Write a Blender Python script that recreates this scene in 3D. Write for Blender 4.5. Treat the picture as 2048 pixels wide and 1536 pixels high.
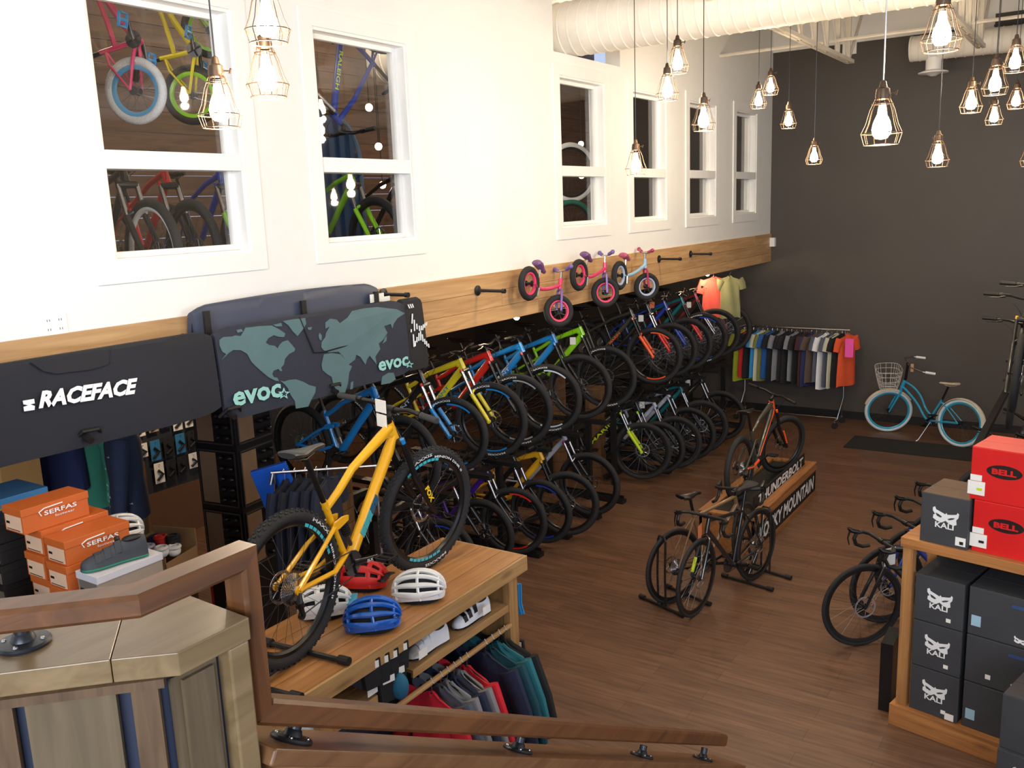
import bpy, math, random
from mathutils import Vector, Matrix
PI = math.pi
rnd = random.Random(7)
SC = bpy.context.scene
COL = SC.collection
for o in list(bpy.data.objects): bpy.data.objects.remove(o)

# ---------------------------------------------------------------- camera
W, H, F = 2048, 1536, 1783.5257
dX = Vector((0.83352864, 0.07490315, -0.54737512))
dZ = Vector((-0.03847606, -0.98049103, -0.19276135))
dY = dZ.cross(dX).normalized()
CAMP = Vector((4.6, 0.0, 3.5))
R3 = Matrix((dX, dY, dZ))                    # camera (x right, y down, z forward) to room
cam = bpy.data.cameras.new('camera')
cam_o = bpy.data.objects.new('camera', cam); COL.objects.link(cam_o)
cam.sensor_width = 36.0; cam.lens = F / W * 36.0; cam.clip_start = 0.05
rt, dn, fw = R3.col[0], R3.col[1], R3.col[2]
mm = Matrix(((rt[0], -dn[0], -fw[0], CAMP[0]), (rt[1], -dn[1], -fw[1], CAMP[1]), (rt[2], -dn[2], -fw[2], CAMP[2]), (0, 0, 0, 1)))
cam_o.matrix_world = mm
SC.camera = cam_o

def at(px, py, x=None, y=None, z=None, d=None):
    """point of the room on a plane, seen along a sight line"""
    r = R3 @ Vector((px - 1024, py - 768, F)).normalized()
    if x is not None: s = (x - CAMP.x) / r.x
    elif y is not None: s = (y - CAMP.y) / r.y
    elif z is not None: s = (z - CAMP.z) / r.z
    else: s = d / r.dot(fw)
    return CAMP + r * s

# ---------------------------------------------------------------- light
SC.view_settings.view_transform = 'Standard'
SC.view_settings.look = 'None'
SC.view_settings.gamma = 1.0
SC.view_settings.exposure = 0.0
SC.view_settings.use_curve_mapping = False
wd = bpy.data.worlds.new('world'); SC.world = wd; wd.use_nodes = True
wn = wd.node_tree.nodes; wn['Background'].inputs[0].default_value = (0.62, 0.74, 1.0, 1); wn['Background'].inputs[1].default_value = 0.9
def area(name, loc, target, sx, sy, power, col):
    l = bpy.data.lights.new(name, 'AREA'); l.shape = 'RECTANGLE'; l.size = sx; l.size_y = sy; l.energy = power; l.color = col
    o = bpy.data.objects.new(name, l); COL.objects.link(o); o.location = loc
    o.rotation_euler = (Vector(target) - Vector(loc)).to_track_quat('-Z', 'Y').to_euler()
    return o
area('daylight_front_glass', (6.0, -4.6, 4.2), (0.0, 3.2, 3.4), 4.5, 3.0, 620, (0.86, 0.93, 1.0))
area('daylight_side_glass', (10.4, 3.0, 3.4), (0.0, 6.0, 2.0), 6.0, 3.0, 170, (0.85, 0.92, 1.0))

# ---------------------------------------------------------------- materials
MATS = {}
def _new(name):
    m = bpy.data.materials.new(name); m.use_nodes = True
    return m, m.node_tree, m.node_tree.nodes['Principled BSDF']
def lin(c):
    return tuple(((v / 255.0) / 12.92 if v <= 10 else ((v / 255.0 + 0.055) / 1.055) ** 2.4) for v in c)
def mat(name, col, rough=0.5, metal=0.0, bump=0.0, bscale=60, var=0.06, coat=0.0, vscale=6, alpha=1.0):
    """procedural surface: base colour with faint noise variation and optional bump"""
    if name in MATS: return MATS[name]
    m, nt, b = _new(name); N, L = nt.nodes, nt.links
    c = lin(col)
    tc = N.new('ShaderNodeTexCoord')
    nz = N.new('ShaderNodeTexNoise'); nz.inputs['Scale'].default_value = vscale; nz.inputs['Detail'].default_value = 3
    L.new(tc.outputs['Object'], nz.inputs['Vector'])
    rp = N.new('ShaderNodeValToRGB')
    rp.color_ramp.elements[0].position = 0.3; rp.color_ramp.elements[1].position = 0.7
    rp.color_ramp.elements[0].color = tuple(max(0, v * (1 - var)) for v in c) + (1,)
    rp.color_ramp.elements[1].color = tuple(min(1, v * (1 + var)) for v in c) + (1,)
    L.new(nz.outputs[0], rp.inputs[0]); L.new(rp.outputs[0], b.inputs['Base Color'])
    b.inputs['Roughness'].default_value = rough; b.inputs['Metallic'].default_value = metal
    if coat: b.inputs['Coat Weight'].default_value = coat; b.inputs['Coat Roughness'].default_value = 0.08
    if bump:
        n2 = N.new('ShaderNodeTexNoise'); n2.inputs['Scale'].default_value = bscale; n2.inputs['Detail'].default_value = 2
        L.new(tc.outputs['Object'], n2.inputs['Vector'])
        bp = N.new('ShaderNodeBump'); bp.inputs['Strength'].default_value = bump; bp.inputs['Distance'].default_value = 0.01
        L.new(n2.outputs[0], bp.inputs['Height']); L.new(bp.outputs[0], b.inputs['Normal'])
    MATS[name] = m; return m
def emis(name, col, s):
    if name in MATS: return MATS[name]
    m, nt, b = _new(name)
    b.inputs['Base Color'].default_value = (*col, 1); b.inputs['Emission Color'].default_value = (*col, 1); b.inputs['Emission Strength'].default_value = s
    MATS[name] = m; return m
def wood(name, c1, c2, axis='Y', rough=0.45, scale=1.0, island=0.25, coat=0.0, knots=0.5):
    """planks: grain stretched along an axis, knots, and a tone of its own for each board"""
    if name in MATS: return MATS[name]
    m, nt, b = _new(name); N, L = nt.nodes, nt.links
    tc = N.new('ShaderNodeTexCoord'); gm = N.new('ShaderNodeNewGeometry')
    mp = N.new('ShaderNodeMapping'); s = [14 * scale] * 3; s['XYZ'.index(axis)] = 0.9 * scale
    mp.inputs['Scale'].default_value = s
    L.new(tc.outputs['Object'], mp.inputs['Vector'])
    off = N.new('ShaderNodeCombineXYZ'); ml = N.new('ShaderNodeMath'); ml.operation = 'MULTIPLY'; ml.inputs[1].default_value = 37.0
    L.new(gm.outputs['Random Per Island'], ml.inputs[0]); L.new(ml.outputs[0], off.inputs[0]); L.new(ml.outputs[0], off.inputs[1]); L.new(ml.outputs[0], off.inputs[2])
    ad = N.new('ShaderNodeVectorMath'); ad.operation = 'ADD'; L.new(mp.outputs[0], ad.inputs[0]); L.new(off.outputs[0], ad.inputs[1])
    nz = N.new('ShaderNodeTexNoise'); nz.inputs['Scale'].default_value = 1.6; nz.inputs['Detail'].default_value = 6; nz.inputs['Distortion'].default_value = 0.9
    L.new(ad.outputs[0], nz.inputs['Vector'])
    rp = N.new('ShaderNodeValToRGB'); e = rp.color_ramp.elements
    e[0].position = 0.3; e[1].position = 0.72; e[0].color = (*lin(c2), 1); e[1].color = (*lin(c1), 1)
    L.new(nz.outputs[0], rp.inputs[0])
    kn = N.new('ShaderNodeTexVoronoi'); kn.inputs['Scale'].default_value = 1.0
    mk = N.new('ShaderNodeMapping'); k = [5.0 * scale] * 3; k['XYZ'.index(axis)] = 1.7 * scale; mk.inputs['Scale'].default_value = k
    L.new(tc.outputs['Object'], mk.inputs['Vector']); L.new(mk.outputs[0], kn.inputs['Vector'])
    kr = N.new('ShaderNodeValToRGB'); kr.color_ramp.elements[0].position = 0.03; kr.color_ramp.elements[1].position = 0.16
    kr.color_ramp.elements[0].color = (1 - knots,) * 3 + (1,); kr.color_ramp.elements[1].color = (1, 1, 1, 1)
    L.new(kn.outputs['Distance'], kr.inputs[0])
    mx = N.new('ShaderNodeMixRGB'); mx.blend_type = 'MULTIPLY'; mx.inputs[0].default_value = 1
    L.new(rp.outputs[0], mx.inputs[1]); L.new(kr.outputs[0], mx.inputs[2])
    hv = N.new('ShaderNodeHueSaturation'); mr = N.new('ShaderNodeMapRange')
    mr.inputs[3].default_value = 1 - island; mr.inputs[4].default_value = 1 + island
    L.new(gm.outputs['Random Per Island'], mr.inputs[0]); L.new(mr.outputs[0], hv.inputs['Value']); L.new(mx.outputs[0], hv.inputs['Color'])
    L.new(hv.outputs[0], b.inputs['Base Color']); b.inputs['Roughness'].default_value = rough
    if coat: b.inputs['Coat Weight'].default_value = coat; b.inputs['Coat Roughness'].default_value = 0.2
    bp = N.new('ShaderNodeBump'); bp.inputs['Strength'].default_value = 0.25; bp.inputs['Distance'].default_value = 0.004
    L.new(nz.outputs[0], bp.inputs['Height']); L.new(bp.outputs[0], b.inputs['Normal'])
    MATS[name] = m; return m
def floor_mat():
    m, nt, b = _new('vinyl_plank_floor'); N, L = nt.nodes, nt.links
    tc = N.new('ShaderNodeTexCoord')
    br = N.new('ShaderNodeTexBrick'); br.offset = 0.37; br.inputs['Scale'].default_value = 1.0
    br.inputs['Brick Width'].default_value = 1.2; br.inputs['Row Height'].default_value = 0.15; br.inputs['Mortar Size'].default_value = 0.0015
    br.inputs['Color1'].default_value = (*lin((122, 90, 70)), 1); br.inputs['Color2'].default_value = (*lin((106, 77, 60)), 1); br.inputs['Mortar'].default_value = (*lin((74, 50, 38)), 1)
    L.new(tc.outputs['Object'], br.inputs['Vector'])
    mp = N.new('ShaderNodeMapping'); mp.inputs['Scale'].default_value = (1.6, 22, 1); L.new(tc.outputs['Object'], mp.inputs['Vector'])
    nz = N.new('ShaderNodeTexNoise'); nz.inputs['Scale'].default_value = 1.5; nz.inputs['Detail'].default_value = 5; L.new(mp.outputs[0], nz.inputs['Vector'])
    rp = N.new('ShaderNodeValToRGB'); rp.color_ramp.elements[0].position = 0.3; rp.color_ramp.elements[1].position = 0.7
    rp.color_ramp.elements[0].color = (0.6, 0.6, 0.6, 1); rp.color_ramp.elements[1].color = (1.15, 1.15, 1.15, 1)
    L.new(nz.outputs[0], rp.inputs[0])
    mx = N.new('ShaderNodeMixRGB'); mx.blend_type = 'MULTIPLY'; mx.inputs[0].default_value = 1
    L.new(br.outputs[0], mx.inputs[1]); L.new(rp.outputs[0], mx.inputs[2]); L.new(mx.outputs[0], b.inputs['Base Color'])
    b.inputs['Roughness'].default_value = 0.42
    return m
def glass_mat(name='window_glass', tint=(1, 1, 1), gl=0.12):
    if name in MATS: return MATS[name]
    m = bpy.data.materials.new(name); m.use_nodes = True; nt = m.node_tree; N, L = nt.nodes, nt.links; N.clear()
    o = N.new('ShaderNodeOutputMaterial'); t = N.new('ShaderNodeBsdfTransparent'); g = N.new('ShaderNodeBsdfGlossy'); x = N.new('ShaderNodeMixShader'); lw = N.new('ShaderNodeLayerWeight'); lw.inputs[0].default_value = .5; pw = N.new('ShaderNodeMath'); pw.operation = 'POWER'; pw.inputs[1].default_value = 5.0; f = N.new('ShaderNodeMath'); f.operation = 'MULTIPLY_ADD'; f.inputs[1].default_value = .9; f.inputs[2].default_value = .05
    L.new(lw.outputs['Facing'], pw.inputs[0]); L.new(pw.outputs[0], f.inputs[0]); g.inputs['Roughness'].default_value = 0.02; t.inputs[0].default_value = (*tint, 1)
    L.new(f.outputs[0], x.inputs[0]); L.new(t.outputs[0], x.inputs[1]); L.new(g.outputs[0], x.inputs[2]); L.new(x.outputs[0], o.inputs[0])
    MATS[name] = m; return m

WALLW = mat('white_wall_paint', (240, 240, 238), 0.6, bump=0.05, var=0.01)
TRIMW = mat('white_trim_paint', (244, 244, 242), 0.4, var=0.01)
DARKW = mat('charcoal_wall_paint', (76, 70, 66), 0.55, var=0.04, vscale=1.5)
BLACK = mat('black_powder_coat', (26, 26, 28), 0.4)
SATIN = mat('satin_black', (20, 20, 22), 0.28)
RUBBER = mat('tire_rubber', (32, 33, 36), 0.75, bump=0.5, bscale=220)
PLASTIC = mat('black_plastic', (22, 22, 24), 0.5)
CHROME = mat('polished_metal', (200, 200, 205), 0.22, 1.0)
STEEL = mat('brushed_steel', (130, 132, 136), 0.35, 1.0)
IRON = mat('dark_iron_pipe', (58, 60, 66), 0.35, 0.7)
WHITE = mat('white_paint', (236, 236, 236), 0.4)
PAPER = mat('white_paper_tag', (238, 236, 230), 0.7)
CARD = mat('brown_cardboard', (150, 116, 80), 0.8)
NAVY = mat('navy_cloth', (40, 47, 66), 0.85, bump=0.2, bscale=40)
BRONZE = mat('antique_bronze', (84, 66, 52), 0.45, 0.6)

# ---------------------------------------------------------------- mesh helpers
V = Vector
def frames(pts):
    n = len(pts); T = []
    for i in range(n):
        a = pts[max(i - 1, 0)]; b = pts[min(i + 1, n - 1)]; T.append((b - a).normalized())
    up = V((0, 1, 0)) if abs(T[0].y) < 0.9 else V((0, 0, 1))
    s = (up - T[0] * up.dot(T[0])).normalized(); out = []
    for t in T:
        s = (s - t * s.dot(t))
        s = s.normalized() if s.length > 1e-6 else V((1, 0, 0))
        out.append((t, s, t.cross(s)))
    return out
class MB:
    def __init__(self): self.v = []; self.f = []; self.mi = []; self.ms = []; self.cur = 0
    def use(self, m):
        if m not in self.ms: self.ms.append(m)
        self.cur = self.ms.index(m); return self
    def face(self, f): self.f.append(f); self.mi.append(self.cur)
    def box(self, lo, hi, M=None):
        b = len(self.v)
        for x in (lo[0], hi[0]):
            for y in (lo[1], hi[1]):
                for z in (lo[2], hi[2]):
                    p = V((x, y, z)); self.v.append(M @ p if M else p)
        for f in ((0, 1, 3, 2), (4, 6, 7, 5), (0, 4, 5, 1), (2, 3, 7, 6), (0, 2, 6, 4), (1, 5, 7, 3)): self.face([b + i for i in f])
        return self
    def cbox(self, c, s, M=None): return self.box([c[i] - s[i] / 2 for i in range(3)], [c[i] + s[i] / 2 for i in range(3)], M)
    def tube(self, pts, r, seg=8, flat=1.0, closed=False, caps=True):
        """round tube; flat scales the radius across the sideways axis"""
        pts = [V(p) for p in pts]; n = len(pts)
        rs = r if isinstance(r, (list, tuple)) else [r] * n
        fr = frames(pts)
        if closed:
            fr = []
            for i in range(n):
                t = (pts[(i + 1) % n] - pts[i - 1]).normalized(); s = V((0, 1, 0)); s = (s - t * s.dot(t))
                s = s.normalized() if s.length > 1e-4 else V((0, 0, 1)); fr.append((t, s, t.cross(s)))
        b = len(self.v)
        for p, rr, (t, s, u) in zip(pts, rs, fr):
            for k in range(seg):
                a = 2 * PI * k / seg
                self.v.append(p + s * (math.cos(a) * rr * flat) + u * (math.sin(a) * rr))
        m = n if closed else n - 1
        for i in range(m):
            j = (i + 1) % n
            for k in range(seg):
                l = (k + 1) % seg
                self.face([b + i * seg + k, b + i * seg + l, b + j * seg + l, b + j * seg + k])
        if caps and not closed:
            self.face([b + k for k in reversed(range(seg))]); self.face([b + (n - 1) * seg + k for k in range(seg)])
        return self
    def cyl(self, a, b, r, seg=12, r2=None): return self.tube([a, b], [r, r if r2 is None else r2], seg)
    def lathe(self, prof, seg=24, M=None, closed=False, arc=2 * PI):
        """profile of (radius, height) turned about z"""
        b = len(self.v); n = len(prof); full = abs(arc - 2 * PI) < 1e-6
        cols = seg if full else seg + 1
        for k in range(cols):
            a = arc * k / seg
            for r, h in prof:
                p = V((r * math.cos(a), r * math.sin(a), h)); self.v.append(M @ p if M else p)
        for k in range(seg):
            l = (k + 1) % cols
            for i in range(n if closed else n - 1):
                j = (i + 1) % n
                self.face([b + k * n + i, b + l * n + i, b + l * n + j, b + k * n + j])
        return self
    def prism(self, poly, d0, d1, M=None):
        """closed outline in x,z pushed through y from d0 to d1"""
        b = len(self.v); n = len(poly)
        for d in (d0, d1):
            for p in poly:
                q = V((p[0], d, p[1])); self.v.append(M @ q if M else q)
        self.face([b + i for i in range(n)]); self.face([b + n + i for i in reversed(range(n))])
        for i in range(n):
            j = (i + 1) % n; self.face([b + j, b + i, b + n + i, b + n + j])
        return self
    def loft(self, rings, caps=True):
        b = len(self.v); n = len(rings[0])
        for r in rings: self.v += [V(p) for p in r]
        for i in range(len(rings) - 1):
            for k in range(n):
                l = (k + 1) % n; self.face([b + i * n + k, b + i * n + l, b + (i + 1) * n + l, b + (i + 1) * n + k])
        if caps: self.face([b + k for k in reversed(range(n))]); self.face([b + (len(rings) - 1) * n + k for k in range(n)])
        return self
    def ball(self, c, r, seg=12, rg=8, sc=(1, 1, 1)):
        rings = []
        for i in range(rg + 1):
            t = PI * i / rg; rr = max(math.sin(t), 0.02) * r
            rings.append([(c[0] + rr * math.cos(2 * PI * k / seg) * sc[0], c[1] + rr * math.sin(2 * PI * k / seg) * sc[1], c[2] - math.cos(t) * r * sc[2]) for k in range(seg)])
        return self.loft(rings)
    def xf(self, M):
        self.v = [M @ p for p in self.v]; return self
    def mesh(self, name, m=None, smooth=35):
        me = bpy.data.meshes.new(name)
        me.from_pydata([tuple(p) for p in self.v], [], self.f)
        for x in (self.ms or [m]): me.materials.append(x)
        if self.ms: me.polygons.foreach_set('material_index', self.mi)
        if smooth:
            me.polygons.foreach_set('use_smooth', [True] * len(me.polygons)); me.update()
            me.set_sharp_from_angle(angle=math.radians(smooth))
        me.update(); return me
def link(name, me, parent=None, M=None):
    o = bpy.data.objects.new(name, me); COL.objects.link(o)
    if parent is not None: o.parent = parent
    if M is not None: o.matrix_local = M
    return o
def part(name, mb, m=None, parent=None, smooth=35, M=None): return link(name, mb.mesh(name, m, smooth), parent, M)
def bevel(o, w=0.004, seg=2):
    b = o.modifiers.new('bevel', 'BEVEL'); b.width = w; b.segments = seg; b.limit_method = 'ANGLE'; b.angle_limit = 0.6; return o
def tag(o, label, cat, group=None):
    o['label'] = label; o['category'] = cat
    if group: o['group'] = group
    return o
def thing(name, label, cat, loc=(0, 0, 0), rz=0.0, group=None):
    o = bpy.data.objects.new(name, None); COL.objects.link(o); o.empty_display_size = 0.05
    o.location = loc; o.rotation_euler = (0, 0, rz); return tag(o, label, cat, group)
def struct(name, mb, m=None, parent=None, smooth=35):
    o = part(name, mb, m, parent, smooth)
    if parent is None: o['kind'] = 'structure'
    return o
_tx = {}
def text_mesh(s, m, w, h, depth=0.002, bold=0.0, shear=0.0):
    key = (s, m.name, round(w, 4), round(h, 4), depth, bold, shear)
    if key in _tx: return _tx[key]
    c = bpy.data.curves.new('lettering', 'FONT'); c.body = s; c.size = 1; c.extrude = 0.0; c.offset = bold; c.resolution_u = 2; c.shear = shear
    o = bpy.data.objects.new('tmp', c); COL.objects.link(o)
    bpy.context.view_layer.update()
    me = bpy.data.meshes.new_from_object(o.evaluated_get(bpy.context.evaluated_depsgraph_get()))
    bpy.data.objects.remove(o)
    xs = [v.co.x for v in me.vertices]; ys = [v.co.y for v in me.vertices]
    x0, x1, y0, y1 = min(xs), max(xs), min(ys), max(ys)
    for v in me.vertices: v.co = ((v.co.x - x0) / (x1 - x0) * w - w / 2, (v.co.y - y0) / (y1 - y0) * h - h / 2, depth)
    me.materials.clear(); me.materials.append(m); me.update(); _tx[key] = me; return me
def lettering(s, m, parent, c, xd, yd, w, h, **k):
    """letters centred at c, running along xd with yd up"""
    xd = V(xd).normalized(); yd = V(yd); yd = (yd - xd * yd.dot(xd)).normalized(); z = xd.cross(yd)
    M = Matrix(((xd.x, yd.x, z.x, c[0]), (xd.y, yd.y, z.y, c[1]), (xd.z, yd.z, z.z, c[2]), (0, 0, 0, 1)))
    return link('lettering', text_mesh(s, m, w, h, **k), parent, M)
def arc_text(s, m, rad, h, ang, centre, side, depth=0.001, bold=0.02):
    """letters bent round a wheel in the x,z plane, centred at angle centre; side=+1/-1 is the y they sit at"""
    me = text_mesh(s, m, ang * rad, h, 0.0, bold).copy()
    for v in me.vertices:
        a = centre - v.co.x / rad; r = rad + v.co.y
        v.co = (r * math.cos(a), side, r * math.sin(a))
    me.update(); return me
# ---------------------------------------------------------------- bicycles
_mc = {}
def cached(key, fn):
    if key not in _mc: _mc[key] = fn()
    return _mc[key]
def circ(R, n=48, y=0.0, a0=0.0): return [(R * math.cos(a0 + 2 * PI * k / n), y, R * math.sin(a0 + 2 * PI * k / n)) for k in range(n)]
def tire_mesh(R, tr, m, knobs=False, n=56):
    def f():
        b = MB().use(m); b.tube(circ(R - tr, n), tr, 12, closed=True)
        if knobs:
            K = 62
            for k in range(K):
                for row, yo in enumerate((-0.62, -0.22, 0.22, 0.62)):
                    a = 2 * PI * (k + (0.5 if row % 2 else 0)) / K
                    rr = R - tr + math.sqrt(1 - yo * yo) * tr
                    u = V((math.cos(a), 0, math.sin(a))); t = V((-math.sin(a), 0, math.cos(a))); s = V((0, 1, 0))
                    nrm = (u * math.sqrt(1 - yo * yo) + s * yo).normalized(); side = t.cross(nrm)
                    c = u * rr + s * (yo * tr)
                    M = Matrix(((t.x, side.x, nrm.x, c.x), (t.y, side.y, nrm.y, c.y), (t.z, side.z, nrm.z, c.z), (0, 0, 0, 1)))
                    b.box((-0.007, -0.006, -0.002), (0.007, 0.006, 0.0045), M)
        return b.mesh('tire', None, 50)
    return cached(('tire', R, tr, m.name, knobs, n), f)
def rim_mesh(R, tr, m, hubm, spokem, ns=28, deep=0.022):
    def f():
        Ri = R - 2 * tr
        b = MB().use(m); Mx = Matrix.Rotation(PI / 2, 4, 'X')
        b.lathe([(Ri + 0.012, -tr * 0.55), (Ri + 0.012, tr * 0.55), (Ri - deep * 0.5, tr * 0.5), (Ri - deep, 0.004), (Ri - deep, -0.004), (Ri - deep * 0.5, -tr * 0.5)], 48, Mx, closed=True)
        b.use(hubm); b.cyl((0, -0.045, 0), (0, 0.045, 0), 0.014, 10)
        b.cyl((0, -0.032, 0), (0, -0.028, 0), 0.028, 12); b.cyl((0, 0.028, 0), (0, 0.032, 0), 0.028, 12)
        b.use(spokem)
        for k in range(ns):
            a = 2 * PI * k / ns; s = -1 if k % 2 else 1; da = 0.5 if (k // 2) % 2 else -0.5
            b.tube([(0.026 * math.cos(a + da), s * 0.03, 0.026 * math.sin(a + da)), ((Ri - deep) * math.cos(a), 0, (Ri - deep) * math.sin(a))], 0.0012, 3, caps=False)
        return b.mesh('rim', None, 40)
    return cached(('rim', R, tr, m.name, hubm.name, ns, deep), f)
def rotor_mesh(r=0.09):
    def f():
        b = MB().use(CHROME)
        Mx = Matrix.Translation((0, 0.038, 0)) @ Matrix.Rotation(PI / 2, 4, 'X')
        b.lathe([(r, -0.001), (r, 0.001), (r - 0.014, 0.001), (r - 0.014, -0.001)], 30, Mx, closed=True)
        for k in range(6):
            a = k * PI / 3; b.tube([(0.02 * math.cos(a), 0.038, 0.02 * math.sin(a)), ((r - 0.01) * math.cos(a + .5), 0.038, (r - 0.01) * math.sin(a + .5))], 0.003, 4)
        return b.mesh('brake_rotor')
    return cached(('rotor', r), f)
def cassette_mesh():
    def f():
        b = MB().use(CHROME)
        Mx = Matrix.Rotation(PI / 2, 4, 'X')
        for i in range(9):
            r = 0.078 - i * 0.0065; y = -0.026 - i * 0.0032; pr = []
            n = int(r * 2 * PI / 0.0127)
            ring = []
            for k in range(n * 2): rr = r if k % 2 else r - 0.005; a = PI * k / n; ring.append((rr * math.cos(a), rr * math.sin(a)))
            b.prism(ring, y, y - 0.0014)
        b.cyl((0, -0.02, 0), (0, -0.058, 0), 0.02, 12)
        return b.mesh('cassette')
    return cached('cassette', f)
GEO = {
 'mtb': dict(R=.372, tr=.030, rh=(-.44, .372), fh=(.76, .372), bb=(0, .335), hb=(.495, .862), ht=(.452, .962), st=(-.135, .70), sad=(-.235, .985), bar=(.475, 1.03), bw=.37, sd=.05),
 'mtb27': dict(R=.352, tr=.029, rh=(-.43, .352), fh=(.72, .352), bb=(0, .325), hb=(.465, .815), ht=(.425, .915), st=(-.14, .70), sad=(-.215, .93), bar=(.45, .985), bw=.35, sd=.05),
 'road': dict(R=.345, tr=.015, rh=(-.41, .345), fh=(.59, .345), bb=(0, .275), hb=(.431, .702), ht=(.393, .822), st=(-.16, .77), sad=(-.20, .955), bar=(.455, .865), bw=.21, sd=.0),
 'kids': dict(R=.205, tr=.027, rh=(-.30, .205), fh=(.44, .205), bb=(0, .21), hb=(.335, .47), ht=(.305, .56), st=(-.10, .45), sad=(-.15, .60), bar=(.30, .72), bw=.26, sd=.0),
 'cruiser': dict(R=.335, tr=.023, rh=(-.47, .335), fh=(.64, .335), bb=(0, .29), hb=(.47, .70), ht=(.43, .82), st=(-.17, .62), sad=(-.24, .86), bar=(.40, 1.06), bw=.34, sd=.0),
}
def mix(a, b, t): return V(a) * (1 - t) + V(b) * t
def P3(p, y=0.0): return V((p[0], y, p[1]))
def bez(a, b, c, n=8):
    a, b, c = V(a), V(b), V(c); return [a * (1 - t) ** 2 + b * (2 * t * (1 - t)) + c * t * t for t in [i / n for i in range(n + 1)]]
def frame_mb(g, kind, fm, acc, full):
    b = MB().use(fm)
    bb, hb, ht, st, rh = (P3(g[k]) for k in ('bb', 'hb', 'ht', 'st', 'rh'))
    ax = (ht - hb).normalized()
    b.cyl(hb, ht, 0.027 if kind != 'road' else 0.02, 14, 0.024 if kind != 'road' else 0.019)
    if kind == 'mtb' or kind == 'mtb27':
        hl = mix(hb, ht, .22); hu = mix(hb, ht, .75)
        if full:
            b.tube([hl, mix(hl, bb, .12) + V((0, 0, -.012)), mix(hl, bb, .5) + V((0, 0, -.014)), mix(hl, bb, .9) + V((.012, 0, -.015)), bb + V((.02, 0, .015))], [.028, .037, .034, .036, .03], 12, .82)
            b.tube([hu, mix(hu, st, .15), mix(hu, st, .6) + V((0, 0, .005)), mix(hu, st, .8) + V((0, 0, -.03)), st + V((.005, 0, -.045))], [.026, .031, .023, .022, .02], 12, .9)
            b.tube([hl + V((-.02, 0, .01)), mix(hl, hu, .5) + V((-.06, 0, 0)), hu + V((-.03, 0, 0))], [.03, .03, .02], 10, .7)
        else:
            b.tube([hl, mix(hl, bb, .15), mix(hl, bb, .8), bb], [.024, .029, .027, .024], 12, .85)
            b.tube([hu, mix(hu, st, .4) + V((0, 0, .012)), st + V((.01, 0, -.03))], [.022, .02, .016], 12)
        b.tube([bb, mix(bb, st, .45), st], [.024, .018, .018], 12)
    elif kind == 'cruiser':
        b.tube(bez(hb + V((-.005, 0, .025)), (.22, 0, .56), (.12, 0, .40), 8) + bez((.10, 0, .375), (.06, 0, .31), bb, 4), .016, 10)
        b.tube(bez(mix(hb, ht, .8), (.20, 0, .74), (.10, 0, .52), 8) + bez((.085, 0, .49), (.03, 0, .40), mix(bb, st, .25), 5), .014, 10)
        b.tube([bb, st], .016, 10)
    elif kind == 'kids':
        b.tube(bez(mix(hb, ht, .3), (.16, 0, .40), bb, 8), [.022] * 9, 10); b.tube(bez(mix(hb, ht, .75), (.12, 0, .42), mix(bb, st, .6), 8), .015, 10); b.tube([bb, st], .016, 10)
    else:
        b.tube([mix(hb, ht, .2), bb], [.023, .021], 12, .85); b.tube([mix(hb, ht, .85), st + V((.01, 0, -.03))], [.018, .015], 12); b.tube([bb, st], .0165, 12)
    b.cyl(bb + V((0, -.036, 0)), bb + V((0, .036, 0)), .024, 14)
    tr = g['tr']; w = .066 if kind != 'road' else .058
    for s in (-1, 1):
        r3 = rh + V((0, s * w, 0))
        if full:
            pv = bb + V((-.035, 0, .06)); rk = mix(bb, st, .62) + V((-.02, 0, 0))
            b.tube([pv + V((0, s * .03, 0)), V((-.16, s * (tr + .025), rh.z - .02)), r3 + V((.03, 0, 0)), r3], [.017, .014, .013, .018], 8)
            b.tube([rk + V((0, s * .03, 0)), mix(rk, rh, .35) + V((0, s * (tr + .022), .01)), r3], [.012, .011, .014], 8)
            b.cyl(r3 + V((0, -.006, 0)), r3 + V((0, .006, 0)), .022, 12)
        else:
            b.tube([bb + V((-.01, s * .02, 0)), V((bb.x - .12, s * (tr + .018), mix(bb, rh, .3).z)), r3], [.011, .011, .009], 8)
            b.tube([st + V((0, s * .008, -.04)), mix(st, rh, .35) + V((0, s * (tr + .018), 0)), r3], [.009, .008, .008], 8)
    if full:
        rk = mix(bb, st, .62)
        for s in (-1, 1):
            M = Matrix.Translation((0, s * .034, 0))
            b.prism([(rk.x - .045, rk.z - .02), (rk.x - .02, rk.z + .025), (rk.x + .04, rk.z + .035), (rk.x + .085, rk.z + .03), (rk.x + .08, rk.z + .005), (rk.x + .01, rk.z - .015)], -.006, .006, M)
    return b
def add_wheel(root, g, key, rimm, tirem, hubm, spokem, M, name, knobs=False, front=True, rotor=True, label=None, deep=.022, ns=28, labm=None):
    R, tr = g['R'], g['tr']
    w = link(name, rim_mesh(R, tr, rimm, hubm, spokem, ns, deep), root, M)
    t = link('tire', tire_mesh(R, tr, tirem, knobs), w)
    if rotor: link('brake_rotor', rotor_mesh(.09 if front else .08), w)
    if label:
        for c in (PI * .5 + .25, -PI * .5 + .15):
            link('tire_lettering', cached(('tl', label, R, tr, c), lambda: arc_text(label, labm or WHITE, R - tr * 1.15, .017, .55, c, -tr * .99)), w)
    return w
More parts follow.
